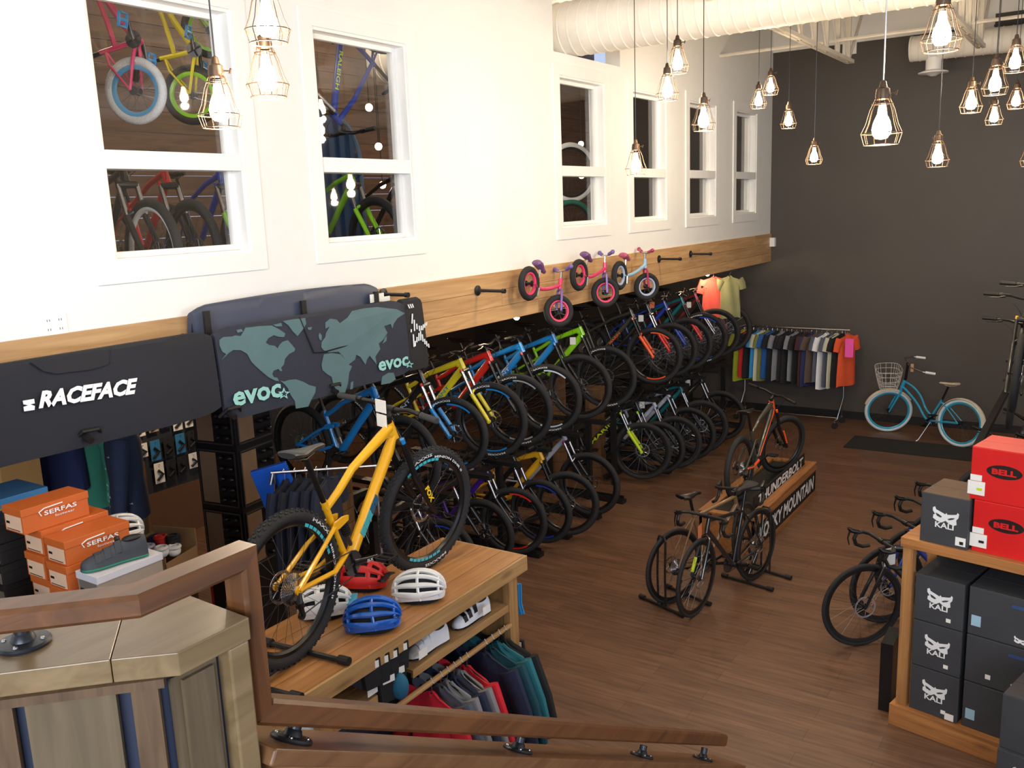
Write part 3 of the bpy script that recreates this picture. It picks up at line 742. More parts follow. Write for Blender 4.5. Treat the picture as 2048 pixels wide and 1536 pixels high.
o = part('end_board', MB().box(rel((3.10, .985, 1.9)), rel((3.272, 1.032, 2.704))), CAPW, hw, 0); bevel(o, .004)

# handrail: level part, corner, upright and the sloping part down the stairs
RX = 3.215; hwid = .034; hh = .022
hr = thing('handrail', 'brown wooden handrail running over the half wall, down its end and along the stairs', 'handrail', (RX, 1.05, 2.5))
def rr(p): return V(p) - V((RX, 1.05, 2.5))
def beam(mb, a, b, w, h, up=(0, 0, 1), cut0=None, cut1=None):
    a, b = V(a), V(b); d = (b - a).normalized(); s = d.cross(V(up)).normalized(); u = s.cross(d)
    k = len(mb.v); c = .008; sec = [(-w + c, -h), (w - c, -h), (w, -h + c), (w, h - c), (w - c, h), (-w + c, h), (-w, h - c), (-w, -h + c)]
    for p, cut in ((a, cut0), (b, cut1)):
        for x, z in sec:
            q = p + s * x + u * z
            if cut is not None: n = V(cut); q = q + d * ((p - q).dot(n) / d.dot(n))
            mb.v.append(rr(q))
    n = 8; mb.face([k + i for i in range(n)]); mb.face([k + n + i for i in reversed(range(n))])
    for i in range(n): j = (i + 1) % n; mb.face([k + j, k + i, k + n + i, k + n + j])
zt = 2.848; NM = V((0, 1, -1))
P0 = V((2.35, -.02, zt)); P1 = V((RX, .845, zt)); P2 = V((RX, 1.075, zt)); 
P3a = at(541, 1398, x=RX); P3a.y = 1.09; P4 = at(1441, 1478, x=RX)
m1 = (c45 + 0, c45 + 1, 0)
b1 = MB(); beam(b1, P0, P1, hwid, hh, cut1=m1); part('level_rail', b1, RAILW, hr)
b1 = MB(); beam(b1, P1, P2 + V((0, .0, 0)), hwid, hh, cut0=m1, cut1=(0, 1, -1)); part('corner_rail', b1, RAILW, hr)
PB = V((RX, 1.075, P3a.z)); 
b1 = MB(); beam(b1, P2, PB, hwid, hh, up=(0, 1, 0), cut0=(0, 1, -1), cut1=(0, .863, -1.505)); part('upright_rail', b1, wood('brown_oiled_wood_upright', (106, 65, 34), (76, 45, 23), 'Z', .3, 1.0, .05, .4, .15), hr)
b1 = MB(); beam(b1, PB, P4, hwid, .027, cut0=(0, .863, -1.505)); part('sloping_rail', b1, RAILW, hr)
sl = (P4 - PB).normalized()
def flange(mb, c, n, L):
    n = V(n).normalized(); q = n.to_track_quat('Z', 'Y').to_matrix().to_4x4(); M = Matrix.Translation(rr(c)) @ q
    mb.lathe([(.001, 0), (.046, 0), (.047, .004), (.044, .008), (.022, .010), (.017, .022), (.0145, .024), (.0145, L)], 24, M)
    for k in range(4): a = k * PI / 2 + .7; p = M @ V((.034 * math.cos(a), .034 * math.sin(a), .008)); mb.use(CHROME).ball(p, .005, 8, 4); mb.use(IRON)
fb = MB().use(IRON); c = at(48, 1288, z=2.751); flange(fb, c, (0, 0, 1), 2.826 - 2.751); part('pipe_bracket', fb, None, hr)
# descending stair wall
cn = V((0, -sl.z, sl.y)) * -1
cn = V((0, -sl.z, sl.y)); 
if cn.z < 0: cn = -cn
off = .075
sw = thing('stair_side_wall', 'sloping wood capped wall beside the stairs at the bottom edge', 'wall', (3.22, 2.3, 0))
def rs(p): return V(p) - V((3.22, 2.3, 0))
q0 = at(505, 1478, x=3.22); q1 = at(1465, 1522, x=3.22)
s2 = (q1 - q0).normalized(); u2 = V((0, -s2.z, s2.y)); q0b = q0 - s2 * .0
sb = MB(); k0 = 0
for p in (q0b, q1):
    for x, z in ((-.11, -.035), (.07, -.035), (.07, 0), (-.11, 0)): sb.v.append(rs(p + V((x, 0, 0)) + u2 * z))
for f in ((0, 1, 2, 3), (7, 6, 5, 4), (1, 0, 4, 5), (2, 1, 5, 6), (3, 2, 6, 7), (0, 3, 7, 4)): sb.face(f)
o = part('wall_cap', sb, wood('brown_cap_wood', (122, 86, 56), (96, 64, 40), 'Y', .35, 1, .04, .25, .15), sw, 0); bevel(o, .005)
sb = MB()
for y, z in ((q0b.y + .02, q0b.z - .04), (q1.y - .04, q1.z - .04)):
    for x in (-.08, .04):
        sb.v += [rs((3.22 + x, y, 0)), rs((3.22 + x, y, z))]
for f in ((0, 1, 3, 2), (4, 6, 7, 5), (0, 4, 5, 1), (2, 3, 7, 6), (1, 5, 7, 3), (0, 2, 6, 4)): sb.face(f)
part('wall_body', sb, wood('stair_wall_boards', (150, 112, 74), (116, 82, 52), 'Z', .6, 1, .05), sw, 0)
for px in (583, 1035, 1283, 1405):
    py = 1478 + (px - 583) / 822 * 22
    c = at(px, py + 10, x=RX)
    # foot of the bracket sits on the cap
    t = (c.y - q0.y) / (q1.y - q0.y); c.z = q0.z + (q1.z - q0.z) * t + .001
    fb = MB().use(IRON); 
    rz_ = PB.z + (P4.z - PB.z) * ((c.y + u2.y * .1 - PB.y) / (P4.y - PB.y)) - .02
    L = max(.04, (rz_ - c.z) * .86)
    flange(fb, c, u2, L); part('pipe_bracket', fb, None, hr)
# landing and stairs
LAND = mat('landing_carpet', (70, 66, 64), .9)
struct('trim_5', MB().box((3.31, -3, 1.75), (5.6, 1.0, 1.9)), LAND, smooth=0)
st_ = MB(); nst = 10
for i in range(nst): st_.box((3.31, 1.0 + i * .29, 0), (4.55, 1.29 + i * .29, 1.9 - (i + 1) * .18))
struct('trim_6', st_, wood('stair_treads', (120, 84, 56), (90, 60, 38), 'X', .5, 1, .05), smooth=0)
# ---------------------------------------------------------------- colours of the bicycles
def paint(n, c, r=.28): return mat('bike_paint_' + n, c, r, coat=.6, var=.03)
YEL = paint('amber', (242, 178, 30)); RED = paint('red', (214, 40, 34)); BLU = paint('sky_blue', (30, 128, 200)); LIM = paint('lime', (150, 226, 30)); LEM = paint('lemon', (232, 214, 40))
NAV = paint('deep_blue', (36, 66, 170)); BLK = paint('black', (26, 27, 30)); OLV = paint('olive_grey', (58, 58, 50)); ORG = paint('orange', (240, 92, 40)); TEA = paint('teal', (20, 110, 120)); SIL = paint('silver', (172, 178, 196))
PNK = paint('pink', (216, 56, 108)); PUR = paint('violet', (126, 96, 176)); ICE = paint('ice_blue', (160, 205, 236)); AQU = paint('aqua', (40, 160, 205)); MAG = paint('magenta', (176, 30, 92)); MAR = paint('maroon', (120, 40, 50)); GRN = paint('dark_green', (20, 84, 84)); PPL = paint('purple', (70, 30, 150))
TEALD = mat('teal_decal', (70, 168, 176), .4); BLUD = mat('blue_decal', (40, 90, 120), .4)
LIMD = mat('lime_decal', (196, 222, 40), .4); ORGD = mat('orange_decal', (240, 100, 50), .4); GREYD = mat('grey_decal', (150, 156, 160), .4)
def R_(d): return math.radians(d)

# ---------------------------------------------------------------- hero: amber full suspension bicycle on the display table
fhub = at(851, 1018, z=1.80); rhub = at(548, 1194, z=1.80)
rzh = math.atan2(fhub.y - rhub.y, fhub.x - rhub.x)
TBZ = 1.80 - .372
hero = bike('mountain_bicycle', 'amber yellow full suspension mountain bicycle standing on the wooden display table', 'mtb', YEL, (0, 0, 0), rzh, full=True, steer=R_(-12), fork=SATIN, stan=SATIN, acc=BLU, knobs=True,
            tlabel='MAXXIS', saddle=mat('grey_black_saddle', (46, 48, 52), .4), grip=mat('dark_grey_grip', (52, 52, 54), .8), crank_a=R_(8))
place_by_front(hero, 'mtb', (fhub.x, fhub.y, TBZ + .374), rzh)
fr = [c for c in hero.children if c.name.startswith('frame')][0]
g = GEO['mtb']
A, B = P3(g['bb']), P3(g['hb']); dd = (B - A).normalized(); up = V((-dd.z, 0, dd.x))
tp = MB(); 
for i in range(5):
    u0 = .22 + i * .062; a = mix(A, B, u0) + V((0, -.0305, -.012)); M = Matrix.Translation(a)
    tp.use(TEALD if i < 3 else BLUD).prism([(up.x * -.022, up.z * -.022), (dd.x * .042 - up.x * .022, dd.z * .042 - up.z * .022), (dd.x * .052 + up.x * .02, dd.z * .052 + up.z * .02), (dd.x * .01 + up.x * .02, dd.z * .01 + up.z * .02)], -.002, .002, M)
part('tube_graphics', tp, None, fr, 0, M=Matrix.Translation((0, .003, 0)))
lettering('PIQUE', SATIN, fr, (-.26, -.078, .35), (-1, 0, .12) if False else (1, 0, -.02), (0, 0, 1), .13, .022, bold=.02, shear=.2)
fk = [c for c in hero.children if c.name.startswith('fork')][0]
fa, fb_ = P3(g['fh']), P3(g['hb']); fd = (fa - fb_).normalized()
M_ = mix(fb_, fa, .72)
lettering('FOX', mat('fox_yellow', (250, 200, 20), .5), fk, (M_.x + .0, -.088, M_.z), fd, (fd.z * -1, 0, fd.x) if False else (-fd.z, 0, fd.x), .11, .034, bold=.05)
ck = [c for c in hero.children if c.name.startswith('crankset')][0]
lettering('SLX', WHITE, ck, (.10, -.0765, 0), (1, 0, 0), (0, 0, 1), .05, .014, bold=.02)
for w in [c for c in hero.children if 'wheel' in c.name]:
    for c in (-PI / 2 - .1, PI / 2 + .2):
        n = 8; bnd = MB().use(mat('teal_rim_decal', (70, 190, 205), .4))
        for k in range(n):
            a0 = c - .45 + .9 * k / n; a1 = a0 + .9 / n * .8; r0, r1 = .372 - .062, .372 - .078
            bnd.prism([(r0 * math.cos(a0), r0 * math.sin(a0)), (r0 * math.cos(a1), r0 * math.sin(a1)), (r1 * math.cos(a1), r1 * math.sin(a1)), (r1 * math.cos(a0), r1 * math.sin(a0))], -.0185, -.0175)
        part('rim_graphics', bnd, None, w, 0)
    pass
    link('tire_lettering', arc_text('MINION DHR II', WHITE, .372 - .052, .014, .9, PI / 2 - .55, -.0275), w)
# price cards on its stem
tg = part('price_tag', MB().use(PAPER).box((-.05, -.001, -.03), (.05, .001, .04)).box((-.05, .0, -.11), (.045, .002, -.04)), None, hero, 0, M=Matrix.Translation((.43, .03, 1.05)) @ Matrix.Rotation(1.2, 4, 'Z'))
# floor stand under its rear wheel
def work_stand(loc, rz, lab, sc=1.0, hoop=True):
    t = thing('bicycle_stand', lab, 'stand', loc, rz)
    b = MB().use(BLACK)
    for x in (-.17, .17): b.tube([(x, -.24, .018), (x, .24, .018)], .014, 8)
    b.tube([(-.17, 0, .03), (.17, 0, .03)], .014, 8)
    part('base', b, None, t)
    for x in (-.17, .17):
        for y in (-.235, .235): part('foot', MB().use(PLASTIC).tube([(x, y - .03, .022), (x, y + .03, .022)], .021, 10), None, t)
    if hoop:
        b = MB().use(BLACK)
        for y in (-.045, .045): b.tube([(-.16, y, .03), (-.17, y, .3), (-.16, y, .62)], .010, 8)
        b.tube([(-.16, -.045, .62), (-.16, -.03, .66), (-.16, .03, .66), (-.16, .045, .62)], .010, 8)
        part('hoop', b, None, t)
    return t
M0 = (rhub.x, rhub.y, TBZ)
stn = work_stand((rhub.x, rhub.y + .0, TBZ), rzh, 'black bicycle stand on the display table under the rear wheel of the amber bicycle')

# ---------------------------------------------------------------- two-tier rows of mountain bicycles
def rack(y0, y1, lab, n):
    t = thing('bicycle_rack', lab, 'rack', (-.9, (y0 + y1) / 2, 0)); oy = (y0 + y1) / 2
    b = MB().use(BLACK)
    for x in (-1.0, -.42):
        b.box((x - .03 + .9, y0 - oy, .95), (x + .03 + .9, y1 - oy, 1.0))
    b.box((-.65, y0 - oy, .05), (-.6, y1 - oy, .1)); b.box((.3, y0 - oy, .05), (.35, y1 - oy, .1))
    part('rail', b, None, t, 0)
    for y in (y0, (y0 + y1) / 2, y1):
        for x in (.43, -.13): part('post', MB().use(BLACK).box((x, y - oy - .03, 0), (x + .06, y - oy + .03, .95)), None, t, 0)
    return t, oy
def trays(t, oy, ys, x1=.0):
    for y in ys: part('wheel_tray', MB().use(BLACK).box((-.75, y - oy - .05, .0), (x1 + .9, y - oy + .05, .045)).box((-.75, y - oy - .05, .045), (x1 + .87, y - oy - .04, .075)).box((-.75, y - oy + .04, .045), (x1 + .87, y - oy + .05, .075)), None, t, 0)
    for y in ys: part('wheel_tray', MB().use(BLACK).box((-.55, y - oy - .25, 1.0), (x1 + .9 - .1, y - oy - .16, 1.04)), None, t, 0)
# front hubs read from the picture: pixel, sideways position, then colours
UP = [
 ((904, 847), 'black mountain bicycle with sky blue fork, first of the upper row beside the map pad', 'mtb27', BLK, dict(lower=BLU, stan=CHROME, full=True, acc=RED, rimdec=BLU)),
 ((983, 836), 'lemon yellow mountain bicycle with teal slashes, on the upper row between black and red ones', 'mtb', LEM, dict(rimdec=BLU, lower=LEM, stan=CHROME, full=True, acc=RED)),
 ((1036, 817), 'red full suspension mountain bicycle on the upper row right of the lemon one', 'mtb', RED, dict(rimdec=GREYD, full=True, lower=SATIN, stan=SATIN)),
 ((1097, 793), 'sky blue mountain bicycle with a red top patch on the upper row', 'mtb', BLU, dict(full=True, stan=SATIN, acc=RED, rimdec=mat('pale_decal', (190, 210, 230), .4))),
 ((1160, 779), 'plain sky blue mountain bicycle on the upper row just left of the lime one', 'mtb', BLU, dict(full=True, stan=SATIN)),
 ((1212, 765), 'lime green full suspension mountain bicycle ending the near upper row', 'mtb', LIM, dict(full=True, stan=SATIN)),
 ((1308, 710), 'black mountain bicycle with orange fork and orange tube stripes, first of the far upper row', 'mtb', OLV, dict(rimdec=ORG, lower=ORG, stan=SATIN, acc=ORG)),
 ((1340, 700), 'dark mountain bicycle with red stripes, second of the far upper row', 'mtb', BLK, dict(lower=RED, stan=CHROME)),
 ((1372, 690), 'deep blue mountain bicycle with a blue fork and an orange price card, far upper row', 'mtb', NAV, dict(lower=NAV, stan=SATIN)),
 ((1404, 680), 'teal and blue mountain bicycle with large tire letters, far upper row', 'mtb', TEA, dict(lower=RED, stan=SATIN, rimdec=NAV)),
 ((1430, 672), 'maroon and grey mountain bicycle, second to last of the far upper row', 'mtb', MAR, dict(lower=CHROME, stan=SATIN)),
 ((1455, 662), 'black mountain bicycle standing last on the far upper row beside the clothes rail', 'mtb', BLK, dict(lower=MAR, stan=SATIN)),
]
ra, oya = rack(5.3, 9.1, 'black two-tier bicycle rack holding the near rows of mountain bicycles', 6)
rb, oyb = rack(9.75, 13.6, 'black two-tier bicycle rack holding the far rows of mountain bicycles', 6)
yaw = R_(12)
lemd = None
for i, (p, lb, kd, fm, kw) in enumerate(UP):
    f_ = at(*p, x=-.22)
    f_.z = 1.52 if i < 6 else 1.56
    near = i < 7
    bk = bike('mountain_bicycle', lb, kd, fm, (0, 0, 0), yaw, tlabel='MAXXIS' if i in (0, 1, 2, 3, 5, 9) else None, group='mountain bicycles on the upper rack tier', knobs=False, tag_card=(mat('orange_card', (240, 130, 80), .7), V((.30, -.06, .92)), 0) if i == 8 else ((PAPER, V((.38, -.05, .8)), 0) if i in (5, 7, 10) else None),
              decal=[('GIANT', TEALD, 'x', 'bb', 'hb', .26, .035)] if i == 1 else ([('GIANT', mat('pale_decal', (190, 210, 230), .4), 'x', 'bb', 'hb', .26, .03)] if i in (0, 3) else ([('MARIN', ORGD, 'x', 'bb', 'hb', .2, .03)] if i == 6 else None)), **kw)
    place_by_front(bk, kd, f_, yaw)
trays(ra, oya, [at(*u[0], x=-.22).y for u in UP[:6]]); trays(rb, oyb, [at(*u[0], x=-.22).y for u in UP[6:]])
LOW = [
 ((880, 1170), 'dark mountain bicycle with a deep blue rim, lower row behind the near display table', 'mtb27', BLK, dict(lower=BLK, rimdec=NAV)),
 ((965, 1130), 'black mountain bicycle with chrome fork legs, lower row right above the table end', 'mtb27', BLK, dict(lower=BLK, acc=RED)),
 ((1030, 1110), 'black mountain bicycle with purple and pink frame patches and a red rim stripe, lower row', 'mtb27', PPL, dict(lower=BLK, acc=PNK, rimdec=RED)),
 ((1085, 1088), 'grey mountain bicycle with a long chrome fork, lower row under the red one', 'mtb27', BLK, dict(lower=BLK, rimdec=NAV)),
 ((1135, 1072), 'amber headed mountain bicycle on the lower row under the lime one', 'mtb27', YEL, dict(lower=BLK, stan=SATIN, full=True)),
 ((1180, 1032), 'silver and magenta mountain bicycle ending the near lower row', 'mtb', SIL, dict(lower=BLK, acc=MAG)),
 ((1285, 960), 'black mountain bicycle with lime lettering and lime fork, first of the far lower row', 'mtb', BLK, dict(lower=LIMD, acc=LIMD)),
 ((1318, 948), 'black hardtail with faint lime rim marks, second of the far lower row', 'mtb27', BLK, dict(lower=BLK, acc=LIM)),
 ((1350, 938), 'silver grey mountain bicycle with price card, third of the far lower row', 'mtb27', SIL, dict(lower=BLK)),
 ((1378, 922), 'pale silver mountain bicycle in the middle of the far lower row', 'mtb', SIL, dict(lower=BLK)),
 ((1402, 908), 'blue and black mountain bicycle, second to last of the far lower row', 'mtb', TEA, dict(lower=BLK)),
 ((1440, 900), 'black mountain bicycle standing last on the far lower row', 'mtb', BLK, dict(lower=BLK)),
]
for i, (p, lb, kd, fm, kw) in enumerate(LOW):
    R0 = GEO[kd]['R']
    f_ = at(*p, z=.05); x_ = min(f_.x, .12)
    f_ = at(*p, x=max(-.32, min(.05, f_.x))); f_.z = R0 + .06
    f_ = V((max(-.3, min(.05, f_.x)), f_.y, R0 + .06))
    bk = bike('mountain_bicycle', lb, kd, fm, (0, 0, 0), yaw, steer=R_(-6 if i % 2 else 6), group='mountain bicycles on the lower rack tier', tag_card=(PAPER, V((.3, -.06, .85)), 0) if i in (2, 8, 11) else None,
              decal=[('MARIN', LIMD, 'x', 'bb', 'hb', .42, .04)] if i == 6 else None, **kw)
    place_by_front(bk, kd, f_, yaw)

# sky blue frame seen in the gap under the map pad
bk = bike('mountain_bicycle', 'sky blue mountain bicycle half hidden under the map printed pad, lime card beside it', 'mtb', BLU, (0, 0, 0), 0, full=True, stan=SATIN, decal=[('GIANT', SATIN, 'x', 'rh', 'bb', .16, .02)])
place_by_front(bk, 'mtb', (at(800, 830, x=-.15).x - .0, 5.55, 1.50), R_(10))

# ---------------------------------------------------------------- road bicycles in the middle of the floor
def place2(root, kind, rear, front, z=0.0):
    a = math.atan2(front.y - rear.y, front.x - rear.x); g = GEO[kind]; w = g['fh'][0] - g['rh'][0]; L = (V((front.x, front.y)) - V((rear.x, rear.y))).length
    c, s = math.cos(a), math.sin(a)
    root.rotation_euler.z = a; root.location = (front.x - g['fh'][0] * c, front.y - g['fh'][0] * s, z); return a
fp = at(1397, 1236, z=0); rp = at(1502, 1150, z=0)
fp = V((1.86, 6.78, 0)); rp = V((2.06, 7.77, 0))
ob = mat('orange_note_card', (240, 140, 90), .7)
b1_ = bike('road_bicycle', 'black road bicycle with lime fork blades facing the stairs, orange price note on its bars', 'road', BLK, (0, 0, 0), 0, fork=BLK, stan=LIMD, steer=R_(6), tag_card=(ob, V((.50, -.02, .72)), 1), saddle=mat('dark_cloth_saddle', (40, 38, 40), .7))
a1 = place2(b1_, 'road', rp, fp)
fp2 = V((1.94, 7.86, 0)); rp2 = V((1.60, 6.93, 0))
b2_ = bike('road_bicycle', 'black and tan road bicycle facing away with its rear wheel in a floor stand', 'road', paint('tan', (120, 92, 60)), (0, 0, 0), 0, fork=BLK, stan=BLK, steer=R_(20))
a2 = place2(b2_, 'road', rp2, fp2)
work_stand((rp2.x, rp2.y, 0), a2 , 'black floor stand holding the rear wheel of the tan road bicycle')
work_stand((rp.x, rp.y, 0), a1, 'black floor stand holding the rear wheel of the road bicycle with lime fork')

# ---------------------------------------------------------------- plinth with the dark and orange bicycle
PLW = wood('plinth_boards', (170, 116, 68), (136, 88, 50), 'Y', .45, 1.4, .06)
PX0, PX1, PY0, PY1, PZ = 1.28, 1.86, 8.30, 10.52, .36
pl = thing('display_plinth', 'low wooden display plinth with black sign boards under the dark orange trimmed bicycle', 'plinth', ((PX0 + PX1) / 2, (PY0 + PY1) / 2, 0))
def rp_(x, y, z): return V((x - (PX0 + PX1) / 2, y - (PY0 + PY1) / 2, z))
b = MB()
b.box(rp_(PX0, PY0, 0), rp_(PX0 + .03, PY1, PZ)).box(rp_(PX1 - .03, PY0, 0), rp_(PX1, PY1, PZ)).box(rp_(PX0, PY0, 0), rp_(PX1, PY0 + .03, PZ)).box(rp_(PX0, PY1 - .03, 0), rp_(PX1, PY1, PZ))
part('box_body', b, PLW, pl, 0)
b = MB().box(rp_(PX0 - .01, PY0 - .01, PZ), rp_(PX0 + .09, PY1 + .01, PZ + .03)).box(rp_(PX1 - .09, PY0 - .01, PZ), rp_(PX1 + .01, PY1 + .01, PZ + .03)).box(rp_(PX0 + .09, PY0 - .01, PZ), rp_(PX1 - .09, PY0 + .08, PZ + .03)).box(rp_(PX0 + .09, PY1 - .08, PZ), rp_(PX1 - .09, PY1 + .01, PZ + .03))
bevel(part('top_frame', b, PLW, pl, 0), .004)
part('top_deck', MB().box(rp_(PX0 + .08, PY0 + .07, PZ - .03), rp_(PX1 - .08, PY1 - .07, PZ + .005)), mat('black_board', (24, 24, 26), .6), pl, 0)
for z0 in (0, PZ - .06): part('trim_board', MB().box(rp_(PX1, PY0, z0), rp_(PX1 + .014, PY1, z0 + .05)), PLW, pl, 0)
sg = part('sign_board', MB().box(rp_(PX1, PY0 + .06, .05), rp_(PX1 + .008, PY1 - .06, PZ - .06)), mat('black_board', (24, 24, 26), .6), pl, 0)
lettering('ROCKY MOUNTAIN', WHITE, sg, rp_(PX1 + .010, (PY0 + PY1) / 2, .175), (0, 1, 0), (0, 0, 1), 2.0, .16, bold=.03, shear=.15)
a_ = R_(35); sgn = MB().box(rp_(PX1 - .12, PY0 + .30, PZ + .0), rp_(PX1 - .105, PY1 - .10, PZ + .15))
sg = part('sign_board', sgn, mat('black_board', (24, 24, 26), .6), pl, 0)
lettering('THUNDERBOLT', WHITE, sg, rp_(PX1 - .103, (PY0 + PY1) / 2 + .12, PZ + .075), (0, 1, 0), (0, 0, 1), 1.62, .11, bold=.03, shear=.15)
ro = bike('mountain_bicycle', 'olive grey mountain bicycle with orange head and fork standing on the low plinth', 'mtb27', OLV, (0, 0, 0), 0, full=True, fork=SATIN, lower=SATIN, stan=SATIN, acc=ORG, steer=R_(-24), knobs=False)
place2(ro, 'mtb27', V((1.52, 8.78, 0)), V((1.60, 9.96, 0)), PZ + .01)
fr = [c for c in ro.children if c.name.startswith('frame')][0]; g = GEO['mtb27']
hb_, ht_, bb_ = P3(g['hb']), P3(g['ht']), P3(g['bb'])
part('head_patch', MB().use(ORG).cyl(mix(hb_, ht_, -.02), mix(hb_, ht_, 1.02), .0285, 14).tube([mix(hb_, bb_, .02), mix(hb_, bb_, .16)], .0385, 12, .85), None, fr)
part('tube_stripe', MB().use(ORG).tube([mix(hb_, bb_, .15) + V((0, -.027, .012)), mix(hb_, bb_, .92) + V((0, -.027, .005))], .006, 6), None, fr)
part('chainstay_patch', MB().use(ORG).tube([bb_ + V((-.05, -.052, .03)), bb_ + V((-.22, -.062, .0)), P3(g['rh']) + V((.04, -.074, 0))], [.018, .014, .012], 8), None, fr)
part('fork_decal', MB().use(ORG).tube([mix(hb_, P3(g['fh']), .55) + V((0, -.086, 0)), mix(hb_, P3(g['fh']), .88) + V((0, -.086, 0))], .010, 8), None, [c for c in ro.children if c.name.startswith('fork')][0])

# ---------------------------------------------------------------- cruiser at the charcoal wall
WW = mat('white_wall_tire', (206, 222, 232), .7)
cr = bike('cruiser_bicycle', 'aqua blue cruiser bicycle with wire basket and cream saddle leaning by the charcoal wall', 'cruiser', AQU, (0, 0, 0), 0, fork=AQU, stan=AQU, rim=AQU, rimcol=AQU, tirem=WW, saddle=mat('cream_saddle', (222, 210, 188), .6), grip=WHITE, steer=R_(46), lean=R_(-6), crank_a=R_(40))
CF = at(1772, 857, z=0); CF = V((2.02, 13.85, 0)); CRR = V((3.16, 13.36, 0))
a = math.atan2(CF.y - CRR.y, CF.x - CRR.x); g = GEO['cruiser']; c_, s_ = math.cos(a), math.sin(a)
cr.rotation_euler = (Matrix.Rotation(a, 3, 'Z') @ Matrix.Rotation(R_(5), 3, 'X')).to_euler(); cr.location = (CF.x - g['fh'][0] * c_, CF.y - g['fh'][0] * s_, 0.0)
FEN = mat('cream_fender', (220, 212, 196), .4)
def fender(c, R, a0, a1, root, M=None):
    b = MB(); rings = []
    for k in range(19):
        a_ = a0 + (a1 - a0) * k / 18; rings.append([(c[0] + (R - z * z * 8) * math.cos(a_), z, c[1] + (R - z * z * 8) * math.sin(a_)) for z in (-.04, -.02, 0, .02, .04)] + [(c[0] + (R - .004 - z * z * 8) * math.cos(a_), z, c[1] + (R - .004 - z * z * 8) * math.sin(a_)) for z in (.04, .02, 0, -.02, -.04)])
    part('fender', b.loft(rings), FEN, root, 40, M)
fender(g['rh'], g['R'] + .02, R_(-10), R_(185), cr)
hb_, ht_ = P3(g['hb']), P3(g['ht']); ax_ = (ht_ - hb_).normalized(); S_ = Matrix.Translation(hb_) @ Matrix.Rotation(R_(46), 4, ax_) @ Matrix.Translation(-hb_)
fender(g['fh'], g['R'] + .02, R_(20), R_(150), cr, S_)
b = MB(); cx, cz = .66, .86
def bring(z, sx, sy): return [(cx + sx * math.copysign(abs(math.cos(t)) ** .6, math.cos(t)), sy * math.copysign(abs(math.sin(t)) ** .6, math.sin(t)), z) for t in [2 * PI * k / 24 for k in range(24)]]
lv = [(cz - .15, .12, .15), (cz - .07, .14, .18), (cz, .155, .2), (cz + .08, .17, .215), (cz + .15, .18, .23)]
rg_ = [bring(*l) for l in lv]
for r_ in rg_: b.tube(r_ + [r_[0]], .0035, 4, caps=False)
for k in range(24): b.tube([r_[k] for r_ in rg_], .0025, 4, caps=False)
for k in range(-3, 4): b.tube([(cx - .12, k * .04, cz - .15), (cx + .12, k * .04, cz - .15)], .0025, 4)
part('wire_basket', b, mat('pale_wire', (214, 210, 206), .4), cr, 40, S_)
part('kickstand', MB().use(CHROME).tube([(-.05, .04, .28), (.02, .18, .02), (.04, .2, .0)], .008, 6), None, cr)
part('price_tag', MB().use(mat('kraft_tag', (190, 150, 120), .7)).box((.36, .2, 1.02), (.40, .203, 1.14)), None, cr, 0, S_)

# ---------------------------------------------------------------- black doormat
tag(part('door_mat', bevel_ if False else MB().box((1.66, 12.72, 0), (3.45, 13.42, .012)), mat('black_ribbed_mat', (36, 36, 38), .9, bump=.6, bscale=120), None, 0), 'black ribbed floor mat in front of the cruiser bicycle', 'mat')

